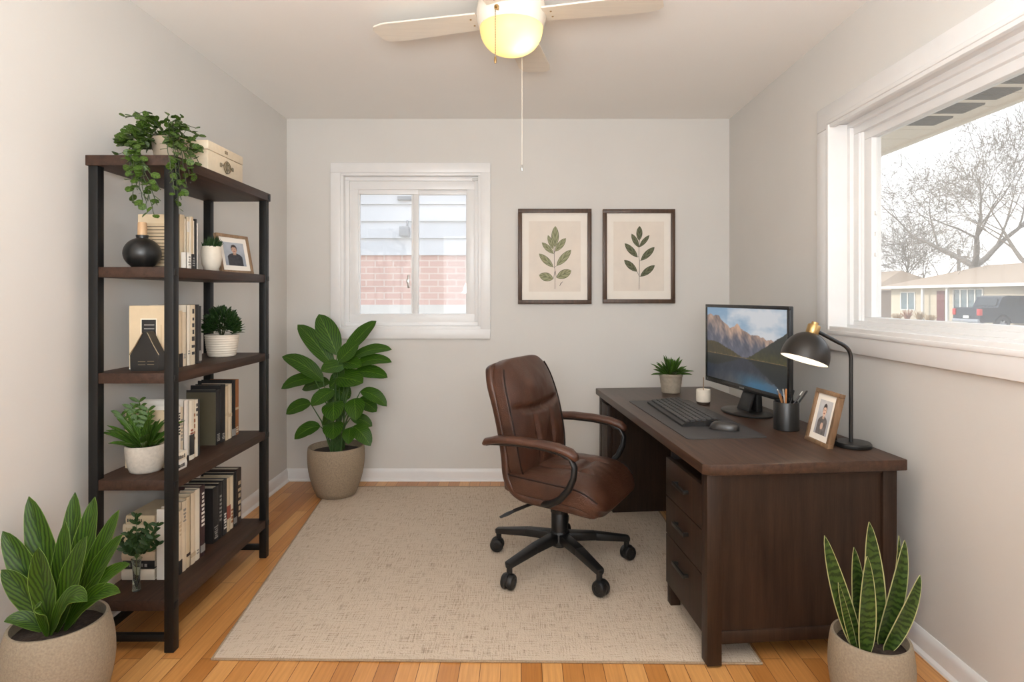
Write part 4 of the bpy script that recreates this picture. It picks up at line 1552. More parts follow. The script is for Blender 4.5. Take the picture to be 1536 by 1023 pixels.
# keyboard
kz = DH + 0.003
ko = Vector((0.676, 2.525, kz))
kb = thing('keyboard', 'black keyboard lying on the charcoal desk mat', 'keyboard', ko, math.radians(3.0))
KW, KL = 0.165, 0.555
KEYM = plain('black_keycaps', rgb(58, 57, 57), 0.5, var=0.08)
mb = MB()
mb.poly([Vector((0, 0, 0)), Vector((KW, 0, 0)), Vector((KW, 0, 0.027)), Vector((0.01, 0, 0.013)), Vector((0, 0, 0.008))], thick=(0, KL, 0))
mb.build('keyboard_case', BLACKP, kb)
slope = math.atan2(0.014, KW - 0.01)
keyproto = None
rows_k = 6
pitch = (KW - 0.022) / rows_k
for i in range(rows_k):
    xk = 0.016 + pitch * (i + 0.5)
    zk = 0.013 + (xk - 0.01) * math.tan(slope)
    y = 0.012
    kk = 0
    widths = [1] * 18
    if i == 0:
        widths = [1.3, 1.3, 1.3, 6, 1.3, 1.3, 1.5, 1, 1, 1]
    elif i == 1:
        widths = [2.2] + [1] * 10 + [2.6, 1, 1, 1.2]
    elif i == 2:
        widths = [1.8] + [1] * 11 + [2.0, 1, 1, 1.2]
    elif i == 3:
        widths = [1.5] + [1] * 12 + [1.5, 1, 1]
    tot = sum(widths)
    for wk in widths:
        wy = wk / tot * (KL - 0.024)
        m_ = Matrix.Translation((xk, y + wy / 2, zk + 0.003)) @ Matrix.Rotation(-slope, 4, 'Y')
        MB().box(-pitch / 2 + 0.0022, pitch / 2 - 0.0022, -wy / 2 + 0.0016, wy / 2 - 0.0016, -0.003, 0.0045, 0.0012, m_, 1).build('keycap', KEYM, kb)
        y += wy

# mouse
c = on_desk(1086, 645)
ms = thing('mouse', 'black computer mouse at the near end of the desk mat', 'mouse', (c.x, c.y, DH + 0.003), math.radians(-28))


def blob(nu, nv, fn):
    """closed dome surface"""
    mb = MB()
    rows_ = []
    for j in range(nv + 1):
        rows_.append([mb.bm.verts.new(fn(i / nu, j / nv)) for i in range(nu)])
    for j in range(nv):
        for i in range(nu):
            mb.bm.faces.new((rows_[j][i], rows_[j][(i + 1) % nu], rows_[j + 1][(i + 1) % nu], rows_[j + 1][i]))
    mb.bm.faces.new(rows_[0][::-1])
    mb.bm.faces.new(rows_[-1])
    return mb


def mouse_fn(u, v):
    a = u * 2 * PI
    k = math.cos(v * PI / 2 * 0.97)
    h = math.sin(v * PI / 2)
    n_ = 0.8
    ca, sa = math.cos(a), math.sin(a)
    x = 0.060 * math.copysign(abs(ca) ** n_, ca) * k ** 0.55
    y = 0.034 * math.copysign(abs(sa) ** n_, sa) * k ** 0.55
    return Vector((x + 0.006 * h, y, 0.002 + 0.032 * h))


blob(36, 14, mouse_fn).build('mouse_body', plain('dark_mouse_plastic', rgb(48, 45, 43), 0.3, var=0.05), ms, angle=70)
MB().tube([(-0.034, 0, 0.0285), (-0.022, 0, 0.0315)], 0.0035, 10).build('scroll_wheel', BLACKP, ms)

# small desk plant
c = on_desk(1007, 589)
t = thing('potted_succulent', 'small spiky green plant in a grey ribbed pot on the desk', 'plant', (c.x, c.y + 0.01, DH))
pot(t, [(0, 0), (0.05, 0), (0.053, 0.003)] + [(0.053 + 0.011 * s / 10 + 0.0006 * math.sin(s * 2.4), 0.004 + 0.088 * s / 10) for s in range(11)] + [(0.0665, 0.095), (0.0665, 0.107), (0.0645, 0.109), (0.059, 0.109), (0.057, 0.1), (0, 0.09)], GREYPOT, 0.056, 0.1)
mb = MB()
r = random.Random(31)
rosette(mb, r, 62, 0.098, 0.035, (0.075, 0.125), 0.019, (0.15, 1.45), 0.12, 0.3, 5)
mb.build('foliage', LEAF_Z, t)

# cream cup with a thin stick
c = on_desk(1057.5, 607)
t = thing('candle_holder', 'small cream cup with one thin stick beside the monitor', 'cup', (c.x, c.y + 0.03, DH))
MB().lathe([(0, 0), (0.031, 0), (0.033, 0.003), (0.033, 0.010), (0.0335, 0.012)], 32).build('base', plain('dark_cork', rgb(60, 46, 36), 0.7), t)
MB().lathe([(0.030, 0.010), (0.0345, 0.012), (0.036, 0.018), (0.036, 0.072), (0.035, 0.074), (0.033, 0.074), (0.032, 0.066), (0, 0.062)], 36).build('cup', CERAM, t)
MB().tube([(0.001, 0, 0.06), (0.002, 0, 0.135)], 0.0022, 6).build('stick', plain('gold_stick', rgb(150, 124, 92), 0.5), t)

# monitor
ML = Vector((0.997, 3.226, 0))
MR = Vector((1.121, 2.497, 0))
mc = (ML + MR) / 2
mdir = (ML - MR).normalized()
mw_ = (ML - MR).length
rzm = math.atan2(mdir.y, mdir.x) - PI / 2          # local +y runs along the screen, local -x is the viewing side
mon = thing('monitor', 'wide black desktop monitor showing a mountain lake picture', 'monitor', (mc.x, mc.y, DH), rzm)
zb_, zt_ = 0.103, 0.510
MB().box(0.0, 0.014, -mw_ / 2, mw_ / 2, zb_, zt_, 0.004).box(0.01, 0.045, -mw_ / 2 + 0.1, mw_ / 2 - 0.1, zb_ + 0.05, zt_ - 0.06, 0.01).build('monitor_case', BLACKP, mon)
mb = MB()
bz = 0.016
for (a0, a1, b0, b1) in ((-mw_ / 2, mw_ / 2, zb_, zb_ + 0.026), (-mw_ / 2, mw_ / 2, zt_ - bz, zt_), (-mw_ / 2, -mw_ / 2 + bz, zb_ + 0.026, zt_ - bz), (mw_ / 2 - bz, mw_ / 2, zb_ + 0.026, zt_ - bz)):
    mb.box(-0.008, 0.002, a0, a1, b0, b1, 0.002)
mb.build('bezel', plain('glossy_black_bezel', rgb(24, 24, 25), 0.25, var=0.05), mon)


def ridge(u, pts):
    for (a, ya), (b, yb) in zip(pts[:-1], pts[1:]):
        if a <= u <= b:
            s = (u - a) / (b - a)
            return ya + (yb - ya) * s
    return pts[-1][1]


RID = [(0, 0.89), (0.05, 0.915), (0.1, 0.88), (0.16, 0.90), (0.22, 0.83), (0.33, 0.735), (0.37, 0.745), (0.43, 0.79), (0.5, 0.725), (0.6, 0.66), (0.7, 0.665), (0.78, 0.62), (0.86, 0.625), (0.95, 0.56), (1, 0.56)]
HIL = [(0, 0.52), (0.1, 0.53), (0.22, 0.49), (0.35, 0.43), (0.46, 0.375), (0.5, 0.36), (0.55, 0.36), (0.62, 0.41), (0.75, 0.52), (0.88, 0.63), (1.0, 0.73)]
SH = 0.355


def land(u, v):
    """scene above the waterline"""
    nz = lambda a, b, s: noise.fractal(Vector((u * a, v * b, s)), 0.9, 2.0, 5)
    rj = ridge(u, RID) + 0.018 * noise.fractal(Vector((u * 22, 0.3, 7)), 0.8, 2.1, 4)
    hj = ridge(u, HIL) + 0.010 * noise.noise(Vector((u * 60, 2.3, 1))) + 0.010 * noise.noise(Vector((u * 140, 5.3, 1)))
    if v < hj:
        if u < 0.5:
            k = 0.5 + 0.5 * noise.noise(Vector((u * 55, v * 16, 3)))
            k2 = 0.5 + 0.5 * noise.noise(Vector((u * 9, v * 9, 13)))
            return (50 + 46 * k * k2 + 16 * k2, 48 + 34 * k * k2 + 10 * k2, 34 + 12 * k)
        k = 0.5 + 0.5 * noise.noise(Vector((u * 40, v * 20, 9)))
        low = max(0.0, 1 - (v - SH) / 0.17)
        return (44 + 14 * k + 34 * low * k, 48 + 12 * k + 24 * low * k, 48 + 4 * k - 14 * low)
    if v < rj:
        s = (v - SH) / max(0.05, rj - SH)
        st_ = nz(16, 5, 2.0) + 0.6 * noise.noise(Vector((u * 40 + v * 18, v * 12, 5)))
        warm = max(0.0, min(1.0, (s - 0.45) * 1.8 + st_ * 0.5))
        pk = math.exp(-((u - 0.43) / 0.075) ** 2) * max(0, s - 0.5)
        b_ = (96, 98, 112)
        w_ = (176, 146, 128)
        c_ = [b_[k] + (w_[k] - b_[k]) * warm + 22 * st_ for k in range(3)]
        c_[0] += 70 * pk
        c_[1] += 44 * pk
        c_[2] += 20 * pk
        return c_
    s = (v - 0.6) / 0.4
    cl = max(0.0, noise.fractal(Vector((u * 3.2, v * 5, 21)), 0.9, 2.0, 5) * 0.8 + 0.35 + 0.35 * math.exp(-((u - 0.72) / 0.26) ** 2) - 0.25 * (u < 0.3))
    cl = min(1, cl)
    a_ = (138, 170, 198)
    w_ = (222, 224, 228)
    b_ = [a_[k] + (w_[k] - a_[k]) * min(1, cl + 0.35 * (1 - s)) for k in range(3)]
    return b_


def screen_fn(u, v):
    if abs(v - SH) < 0.006 + 0.006 * noise.noise(Vector((u * 30, 1, 1))):
        k = 0.5 + 0.5 * noise.noise(Vector((u * 45, v * 30, 2)))
        return (84 + 70 * k, 74 + 52 * k, 50 + 30 * k)
    if v > SH:
        return land(u, v)
    m_ = SH + (SH - v) * 1.05
    c_ = land(u + 0.004 * noise.noise(Vector((u * 20, v * 90, 3))), m_)
    d_ = (SH - v) / SH
    c_ = [x * 0.40 for x in c_]
    c_ = [c_[0] * 0.82 + 12, c_[1] * 0.9 + 16, c_[2] + 20]
    # sky seen in the open water
    op = math.exp(-((u - 0.62 - 0.25 * (d_ - 0.6)) / 0.22) ** 2) * max(0, min(1, (d_ - 0.45) * 2.4))
    if u > 0.56 + 0.5 * (d_ - 0.2):
        op *= 0.25
    t_ = (56, 108, 140)
    return [c_[k] + (t_[k] - c_[k]) * op for k in range(3)]


cell_picture('screen', mon, (-0.004, mw_ / 2 - bz, zb_ + 0.026), (0, -(mw_ - 2 * bz), 0), (0, 0, zt_ - bz - zb_ - 0.026), 240, 130, screen_fn, colattr('lit_screen', 0.72, 0.3), world=False)
mb = MB()
for k in range(5):
    mb.box(-0.0085, -0.0075, 0.015 - k * 0.0085, 0.021 - k * 0.0085, zb_ + 0.010, zb_ + 0.016)
mb.build('bezel_mark', STEEL, mon, smooth=False)
MB().box(-0.0085, -0.0075, mw_ / 2 - 0.028, mw_ / 2 - 0.02, zb_ + 0.012, zb_ + 0.0145).build('power_light', STEEL, mon, smooth=False)
# stand, foot
sc_ = -0.02
MB().bar((0.04, sc_, 0.012), (0.04, sc_, 0.2), 0.11, 0.03, 0.004, up=Vector((1, 0, 0)), w2=0.085).bar((-0.012, sc_, 0.012), (0.03, sc_, 0.13), 0.10, 0.014, 0.003, up=Vector((1, 0, 0)), w2=0.086).build('stand_neck', BLACKP, mon)
MB().lathe([(0, 0), (0.128, 0), (0.13, 0.003), (0.13, 0.007), (0.126, 0.010), (0.06, 0.014), (0, 0.015)], 56, (0.006, sc_ - 0.0, 0), sx=0.80, sy=1.15).build('stand_base', BLACKS, mon)

# pen cup and pens
c = on_desk(1187.5, 648)
PCX, PCY = c.x, c.y + 0.05
t = thing('pen_cup', 'matte black pen cup on the desk beside the monitor', 'cup', (PCX, PCY, DH))
MB().lathe([(0, 0), (0.048, 0), (0.05, 0.002), (0.05, 0.113), (0.049, 0.115), (0.046, 0.115), (0.045, 0.113), (0.045, 0.006), (0, 0.006)], 40).build('cup_body', BLACKS, t)
PENC = [('tan', rgb(178, 128, 84)), ('silver', rgb(170, 166, 160)), ('orange', rgb(196, 130, 76)), ('black', rgb(36, 34, 34)), ('charcoal', rgb(58, 58, 60)), ('dark', rgb(42, 40, 40)), ('brown', rgb(140, 96, 62))]
PENT = [(1166, 584), (1174.5, 583), (1179, 583), (1191, 585), (1204, 587), (1211, 586), (1170, 590)]
PLAB = ['tan pencil leaning left in the black pen cup', 'silver pen with a pale cap behind the tan pencil', 'orange-brown pencil standing near the middle of the pen cup',
        'black pen standing upright in the middle of the pen cup', 'charcoal pen leaning right in the pen cup', 'dark pen leaning furthest right in the pen cup', 'brown pencil leaning furthest left in the pen cup']
for k, ((nm, cc), (px, py), lab) in enumerate(zip(PENC, PENT, PLAB)):
    tipz = CZ - (py - CY) * PCY / F
    yo = PCY + (0.02 if k % 2 else -0.015)
    e = Vector(((px - CX) * yo / F, yo, CZ - (py - CY) * yo / F))
    dx = max(-0.03, min(0.03, -(e.x - PCX) * 0.55))
    b = Vector((PCX + dx, PCY + (-0.015 if k % 2 else 0.014), DH + 0.0075))
    pn = thing('pencil' if 'pencil' in lab else 'pen', lab, 'pencil' if 'pencil' in lab else 'pen', b, 0, 'pens in the pen cup')
    d = (e - b)
    L = d.length
    d.normalize()
    MB().tube([b, b + d * (L - 0.02)], 0.0036, 7).build('barrel', plain('pen_' + nm, cc, 0.4, var=0.05), pn, world=True)
    capm = STEEL if nm in ('silver', 'tan', 'charcoal') else plain('pen_' + nm, cc)
    MB().tube([b + d * (L - 0.02), b + d * (L - 0.004), e], [0.0040, 0.0038, 0.0016], 7).build('end_cap', capm, pn, world=True)

# photo frame on the desk
A, B = on_desk(1206, 658), on_desk(1240.5, 674)
u = (B - A).normalized()
nrm = Vector((u.y, -u.x, 0))
if nrm.x > 0:
    nrm = -nrm
lean = 0.24
up = (Vector((0, 0, 1)) * math.cos(lean) - nrm * math.sin(lean)).normalized()
n2 = u.cross(up).normalized()
mid = (A + B) / 2
t = thing('photo_frame', 'wooden frame with a portrait standing on the desk by the lamp', 'photo frame', (mid.x, mid.y, DH))
DESKFR = wood('warm_oak_frame', rgb(92, 68, 46), rgb(134, 104, 76), 'Z', 0.45)
Mf = easel_frame(t, A, B, up, n2, 0.205, 0.016, 0.022, DESKFR, 0.022, portrait((104, 98, 96), (214, 178, 156), (60, 50, 46), (168, 168, 172), (188, 188, 190), hands=True), BLACKS)
u_ = u
MB().bar(mid + up * 0.10 - n2 * 0.02 + u_ * 0.01, mid - nrm * 0.068 + u_ * 0.0 + Vector((0, 0, 0.003)), 0.04, 0.004).build('easel_leg', BLACKS, t, world=True)

# desk lamp
LD = 2.205
lc = Vector((P(1279.5, 600, LD).x, LD, DH))
lamp = thing('desk_lamp', 'black arched desk lamp with a brass socket at the desk corner', 'lamp', lc)
MB().lathe([(0, 0), (0.060, 0), (0.062, 0.003), (0.062, 0.012), (0.058, 0.017), (0, 0.018)], 44).build('base', BLACKS, lamp)
hd = Vector((P(1220, 493, LD).x, LD, P(1220, 493, LD).z)) - lc     # brass socket
px_ = P(1276.5, 600, LD).x - lc.x
zb2 = P(1276, 538, LD).z - lc.z
ax0 = P(1258, 514, LD) - lc
pts = [Vector((px_, 0, 0.015)), Vector((px_, 0, 0.1)), Vector((px_, 0, 0.2)), Vector((px_, 0, zb2))]
q0, q1, q2 = Vector((px_, 0, zb2)), Vector((px_, 0, P(1276, 521, LD).z - lc.z)), Vector((ax0.x, 0, ax0.z))
for k in range(1, 9):
    s = k / 8
    pts.append(q0 * (1 - s) ** 2 + q1 * 2 * s * (1 - s) + q2 * s * s)
arm_end = Vector((P(1228, 498, LD).x - lc.x, 0, P(1228, 498, LD).z - lc.z))
pts.append(q2.lerp(arm_end, 0.5))
pts.append(arm_end)
MB().tube(pts, 0.0072, 12).build('arm', BLACKS, lamp)
# shade: axis from the socket down to the open mouth
axd = Vector((P(1203, 541, LD).x - P(1220, 492, LD).x, -0.012, P(1203, 541, LD).z - P(1220, 492, LD).z)).normalized()
Ms = Matrix.Translation(hd) @ axd.to_track_quat('Z', 'Y').to_matrix().to_4x4()
prof = []
RS = 0.083
z_top = 0.016
for k in range(0, 13):
    a = k / 12 * PI / 2
    prof.append((max(0.0, RS * math.sin(a)), z_top + RS * 1.12 * (1 - math.cos(a))))
prof += [(RS, z_top + RS * 1.12 + 0.012), (RS - 0.002, z_top + RS * 1.12 + 0.013)]
MB().lathe(prof, 44, M=Ms).build('lamp_shade', plain('dark_bronze_shade', rgb(42, 38, 34), 0.36, 0.3, var=0.04), lamp, angle=60)
inner = [(RS - 0.002, z_top + RS * 1.12 + 0.012)]
for k in range(11, -1, -1):
    a = k / 12 * PI / 2
    inner.append((max(0.0, (RS - 0.003) * math.sin(a)), z_top + 0.004 + (RS * 1.12 - 0.003) * (1 - math.cos(a))))
MB().lathe(inner, 44, M=Ms).build('shade_lining', plain('white_enamel', rgb(240, 236, 228), 0.4, var=0.01), lamp, angle=60)
MB().lathe([(0, -0.024), (0.012, -0.024), (0.012, -0.014), (0.0215, -0.013), (0.0225, -0.010), (0.0225, 0.022), (0.021, 0.024), (0, 0.024)], 30, M=Ms).build('socket', BRASS, lamp)
BULB = emissive('lamp_bulb', (1.0, 0.88, 0.70, 1), 14.0)
MB().lathe([(0, z_top + 0.02), (0.012, z_top + 0.022), (0.014, z_top + 0.035), (0.024, z_top + 0.055), (0.024, z_top + 0.066), (0.015, z_top + 0.078), (0, z_top + 0.082)], 24, M=Ms).build('bulb', BULB, lamp, angle=80)

# ------------------------------------------------------------------ office chair
CHX, CHY, RZC = 0.175, 2.74, math.radians(-28)
chair = thing('office_chair', 'brown leather office chair on a black five-star base', 'chair', (CHX, CHY, RZ), RZC)


def pillow(nu, nv, nw, fn):
    """closed box-like grid, fn(u, v, w) with u, v, w in -1..1"""
    mb = MB()
    cache = {}

    def vert(i, j, k):
        key = (i, j, k)
        if key not in cache:
            cache[key] = mb.bm.verts.new(fn(-1 + 2 * i / nu, -1 + 2 * j / nv, -1 + 2 * k / nw))
        return cache[key]
    for i in range(nu):
        for j in range(nv):
            mb.bm.faces.new((vert(i, j, nw), vert(i + 1, j, nw), vert(i + 1, j + 1, nw), vert(i, j + 1, nw)))
            mb.bm.faces.new((vert(i, j, 0), vert(i, j + 1, 0), vert(i + 1, j + 1, 0), vert(i + 1, j, 0)))
    for i in range(nu):
        for k in range(nw):
            mb.bm.faces.new((vert(i, 0, k), vert(i + 1, 0, k), vert(i + 1, 0, k + 1), vert(i, 0, k + 1)))
            mb.bm.faces.new((vert(i, nv, k), vert(i, nv, k + 1), vert(i + 1, nv, k + 1), vert(i + 1, nv, k)))
    for j in range(nv):
        for k in range(nw):
            mb.bm.faces.new((vert(0, j, k), vert(0, j, k + 1), vert(0, j + 1, k + 1), vert(0, j + 1, k)))
            mb.bm.faces.new((vert(nu, j, k), vert(nu, j + 1, k), vert(nu, j + 1, k + 1), vert(nu, j, k + 1)))
    return mb


def squircle(u, v, n_):
    m_ = max(abs(u), abs(v))
    if m_ < 1e-6:
        return u, v, 0.0
    L_ = (abs(u) ** n_ + abs(v) ** n_) ** (1 / n_)
    return u * m_ / L_, v * m_ / L_, m_


def back_center(v):
    """reference line of the back (v -1 bottom .. 1 top) as (x, z) with unit normal"""
    s = (v + 1) / 2
    x = -0.150 - 0.125 * s - 0.02 * math.sin(s * PI) * 0 + 0.022 * math.sin(s * PI)
    zz = 0.405 + 0.53 * s
    return x, zz


def gauss(x, c_, w_):
    return math.exp(-((x - c_) / w_) ** 2)


def back_fn(u, v, w):
    us, vs, rho = squircle(u, v, 5.5)
    half = 0.232 + 0.012 * math.sin((vs + 1) * 1.4) - 0.028 * max(0, vs) ** 2
    x, zz = back_center(vs)
    edge = (1 - rho ** 5)
    front = 0.030 + edge * (0.018 + 0.018 * gauss(vs, 0.55, 0.35) * (1 - us * us * 0.6) + 0.012 * gauss(vs, -0.35, 0.5) * (1 - us * us))
    # creases: one across below the head pad, two running down
    crease = 0.030 * gauss(vs - 0.10 * us * us, 0.13, 0.05) * (1 - 0.5 * abs(us)) * edge
    if vs < 0.12:
        f_ = min(1, (0.12 - vs) * 4)
        crease += (0.016 * gauss(abs(us), 0.34 - 0.08 * max(0, -vs), 0.05) * f_) * edge
    crease += 0.003 * noise.noise(Vector((us * 5, vs * 5, 2.0))) * edge
    front -= crease
    t_ = front if w > 0 else 0.03
    return Vector((x + w * t_ + 0.05, us * half, zz + w * t_ * 0.22))


pillow(44, 48, 4, back_fn).build('backrest', LEATHER, chair, subsurf=1)


def seat_fn(u, v, w):
    us, vs, rho = squircle(u, v, 6.5)
    x = 0.055 + vs * 0.245
    y = us * (0.240 + 0.010 * (vs + 1) / 2)
    edge = (1 - rho ** 6)
    base_z = 0.402 - 0.012 * vs
    drop = 0.075 * max(0, (vs - 0.45) / 0.55) ** 2.2
    top_ = 0.042 + edge * (0.022 + 0.014 * gauss(vs, 0.35, 0.5) * (1 - us * us * 0.5))
    crease = 0.020 * gauss(abs(us), 0.36 + 0.05 * vs, 0.045) * min(1, max(0, (vs + 0.75) * 2)) * min(1, max(0, (0.62 - vs) * 4)) * edge
    crease += 0.016 * gauss(vs + 0.06 * abs(us), 0.30, 0.05) * (abs(us) < 0.36) * edge
    crease += 0.0035 * noise.noise(Vector((us * 6, vs * 6, 5.0))) * edge
    zz = base_z + (top_ - crease if w > 0 else 0.036) * w - drop * (0.55 + 0.45 * (w > 0))
    x -= 0.022 * (w < 0) * max(0, vs)
    return Vector((x, y, zz))


pillow(40, 44, 4, seat_fn).build('seat', LEATHER, chair, subsurf=1)

# outer shell: one continuous band behind the back, round the rear corner and under the seat
path = []
for k in range(15):
    s = 1 - k / 14
    x, zz = back_center(-0.62 + 1.57 * s)
    path.append((x + 0.000, zz))
x_e, z_e = path[-1]
for k in range(1, 9):
    a = k / 8
    q0_, q1_, q2_ = Vector((x_e, z_e)), Vector((-0.165, 0.350)), Vector((-0.03, 0.352))
    q = q0_ * (1 - a) ** 2 + q1_ * 2 * a * (1 - a) + q2_ * a * a
    path.append((q.x, q.y))
for k in range(1, 9):
    a = k / 8
    path.append((-0.03 + 0.30 * a, 0.352 - 0.012 * a - 0.03 * max(0, a - 0.6) ** 1.2))
mb = MB()
rings = []
N_ = len(path)
for i, (x, zz) in enumerate(path):
    a, b = path[max(0, i - 1)], path[min(N_ - 1, i + 1)]
    tg = Vector((b[0] - a[0], 0, b[1] - a[1])).normalized()
    nn = Vector((tg.z, 0, -tg.x))                  # outward (rear / below)
    if nn.x > 0 and i < 10:
        nn = -nn
    half = 0.243 - (0.05 * max(0, 1 - i / 4) ** 2 if i < 4 else 0) - (0.03 * max(0, (i - N_ + 4) / 4) ** 2 if i > N_ - 4 else 0)
    th = 0.026
    c_ = Vector((x, 0, zz))
    sec = [(-1, 0.9), (-0.97, -0.6), (-0.85, -1), (0.85, -1), (0.97, -0.6), (1, 0.9), (0.9, 1.0), (-0.9, 1.0)]
    rings.append([mb.bm.verts.new(c_ + Vector((0, half * sy_, 0)) - nn * th * tz_ * -1 * -1) for sy_, tz_ in sec])
for i in range(N_ - 1):
    for k in range(8):
        mb.bm.faces.new((rings[i][k], rings[i][(k + 1) % 8], rings[i + 1][(k + 1) % 8], rings[i + 1][k]))
mb.bm.faces.new(rings[0])
mb.bm.faces.new(rings[-1][::-1])
mb.build('outer_shell', LEATHER, chair, subsurf=2)

# piping along both sides of back and seat
mb = MB()
for s in (-1, 1):
    pts = []
    for k in range(24):
        v = 0.92 - 1.86 * k / 23
        us, vs, rho = squircle(s * 1.0, v, 5.5)
        p = back_fn(s * 1.0, v, 1.0)
        pts.append(p + Vector((0.002, s * 0.002, 0)))
    mb.tube(pts, 0.0034, 6)
    pts = []
    for k in range(22):
        v = -0.9 + 1.86 * k / 21
        p = seat_fn(s * 1.0, v, 1.0)
        pts.append(p + Vector((0, s * 0.003, 0.0)))
    mb.tube(pts, 0.0034, 6)
mb.build('piping', PIPING, chair)

for s in (-1, 1):
    yA = s * 0.305
    # pad
    ap = [(-0.215, 0.592, 0.6), (-0.205, 0.604, 0.85), (-0.15, 0.617, 1.0), (-0.06, 0.624, 1.0), (0.05, 0.622, 1.0), (0.13, 0.614, 1.05), (0.185, 0.600, 1.05), (0.205, 0.585, 0.9), (0.212, 0.572, 0.5)]
    pad = MB().tube([Vector((x, yA, zz)) for x, zz, k_ in ap], [0.028 * k_ for _, _, k_ in ap], 12, flat=0.62)
    arm = pad.build('armrest', LEATHER, chair, angle=80)
    fr = MB()
    pl = [(-0.20, 0.598), (-0.15, 0.603), (-0.06, 0.609), (0.05, 0.607), (0.13, 0.597), (0.185, 0.578), (0.203, 0.545), (0.198, 0.50), (0.175, 0.45), (0.135, 0.405), (0.08, 0.37), (0.02, 0.345), (-0.05, 0.328)]
    ys = [yA] * 8 + [yA * 0.99, yA * 0.97, yA * 0.9, yA * 0.7, yA * 0.35]
    fr.tube([Vector((x, yy, zz)) for (x, zz), yy in zip(pl, ys)], [0.013, 0.014, 0.014, 0.014, 0.014, 0.015, 0.016, 0.017, 0.018, 0.019, 0.019, 0.018, 0.016], 10, flat=0.75)
    fr.tube([Vector((-0.205, yA, 0.598)), Vector((-0.218, yA * 0.93, 0.590)), Vector((-0.215, yA * 0.78, 0.585))], 0.012, 8)
    fr.build('armrest_frame', BLACKP, arm, angle=60)

# mechanism, column, lever
MB().box(-0.13, 0.14, -0.10, 0.10, 0.305, 0.338, 0.008).box(-0.06, 0.07, -0.06, 0.06, 0.282, 0.31, 0.008).box(0.10, 0.17, -0.085, -0.05, 0.300, 0.332, 0.004).build('tilt_mechanism', BLACKP, chair)
MB().lathe([(0, 0.085), (0.028, 0.085), (0.03, 0.088), (0.03, 0.13), (0.038, 0.135), (0.038, 0.235), (0.036, 0.238), (0.036, 0.24), (0.042, 0.242), (0.044, 0.29), (0, 0.292)], 32).build('gas_column', BLACKP, chair)
MB().tube([(-0.02, -0.07, 0.318), (-0.07, -0.17, 0.312), (-0.11, -0.235, 0.300)], [0.008, 0.007, 0.008], 8).tube([(-0.105, -0.228, 0.301), (-0.125, -0.262, 0.293), (-0.145, -0.292, 0.284)], [0.009, 0.013, 0.008], 8, flat=0.5).build('lever', BLACKP, chair)
# base legs with casters (angles measured in the room)
MB().lathe([(0, 0.092), (0.04, 0.092), (0.048, 0.1), (0.05, 0.14), (0.042, 0.158), (0, 0.158)], 30).build('hub', BLACKP, chair)
for k in range(5):
    a = math.radians(9 + 72 * k) - RZC
    d = Vector((math.cos(a), math.sin(a), 0))
    e_ = d * 0.318
    leg = MB().bar(d * 0.03 + Vector((0, 0, 0.132)), d * 0.17 + Vector((0, 0, 0.122)), 0.052, 0.040, 0.007, w2=0.046, h2=0.036).bar(d * 0.162 + Vector((0, 0, 0.1225)), e_ + d * 0.012 + Vector((0, 0, 0.098)), 0.046, 0.036, 0.007, w2=0.036, h2=0.026).build('leg', BLACKP, chair)
    MB().lathe([(0, 0.055), (0.0125, 0.055), (0.0125, 0.088), (0.017, 0.09), (0.017, 0.1), (0, 0.1)], 16, e_).build('caster_stem', BLACKP, leg)
    ax = Vector((math.cos(a + 1.9), math.sin(a + 1.9), 0))
    Mw = Matrix.Translation(e_ + Vector((0, 0, 0.033)) + ax.cross(Vector((0, 0, 1))) * 0.008) @ ax.to_track_quat('Z', 'Y').to_matrix().to_4x4()
    for s in (-1, 1):
        mb = MB()
        mb.lathe([(0, s * 0.004), (0.030, s * 0.004), (0.0325, s * 0.007), (0.0325, s * 0.018), (0.028, s * 0.025), (0.016, s * 0.027), (0.015, s * 0.024), (0, s * 0.024)], 26, M=Mw)
        mb.build('caster_wheel', BLACKP, leg)
    MB().lathe([(0, -0.0045), (0.030, -0.0045), (0.030, 0.0045), (0, 0.0045)], 20, M=Matrix.Translation((0, 0, 0.006)) @ Mw).build('caster_hood', BLACKP, leg)

# ------------------------------------------------------------------ ceiling fan
FD = 2.35
fc = Vector((P(767, 300, FD).x, FD, ZC))
fan = thing('ceiling_fan', 'white ceiling fan with a lit glass bowl hanging from the ceiling', 'ceiling fan', fc)
FANW = plain('fan_white_enamel', rgb(236, 228, 214), 0.35, var=0.02)
BLADE = plain('fan_blade_cream', rgb(230, 221, 206), 0.45, var=0.04, nscale=6, stretch=(1, 10, 1))
MB().lathe([(0, 0), (0.095, 0), (0.10, -0.01), (0.105, -0.03), (0.130, -0.045), (0.136, -0.075), (0.136, -0.105), (0.130, -0.125), (0.126, -0.14), (0, -0.14)], 48).build('motor_housing', FANW, fan)
GL = bpy.data.materials.new('glowing_glass_bowl')
GL.use_nodes = True
_nt = GL.node_tree
_b = _nt.nodes['Principled BSDF']
_b.inputs['Base Color'].default_value = rgb(240, 228, 196)
_b.inputs['Roughness'].default_value = 0.3
_tl = node(_nt, 'ShaderNodeBsdfTranslucent')
_tl.inputs['Color'].default_value = (1.0, 0.84, 0.50, 1)
_mx = node(_nt, 'ShaderNodeMixShader')
_mx.inputs[0].default_value = 0.75
_nt.links.new(_b.outputs[0], _mx.inputs[1])
_nt.links.new(_tl.outputs[0], _mx.inputs[2])
_nt.links.new(_mx.outputs[0], _nt.nodes['Material Output'].inputs['Surface'])
prof = [(0.122, -0.138)]
for k in range(0, 15):
    a = k / 14 * PI / 2
    prof.append((0.123 * math.cos(a) ** 0.75, -0.140 - 0.100 * math.sin(a)))
MB().lathe(prof, 48).build('glass_bowl', GL, fan, angle=80)
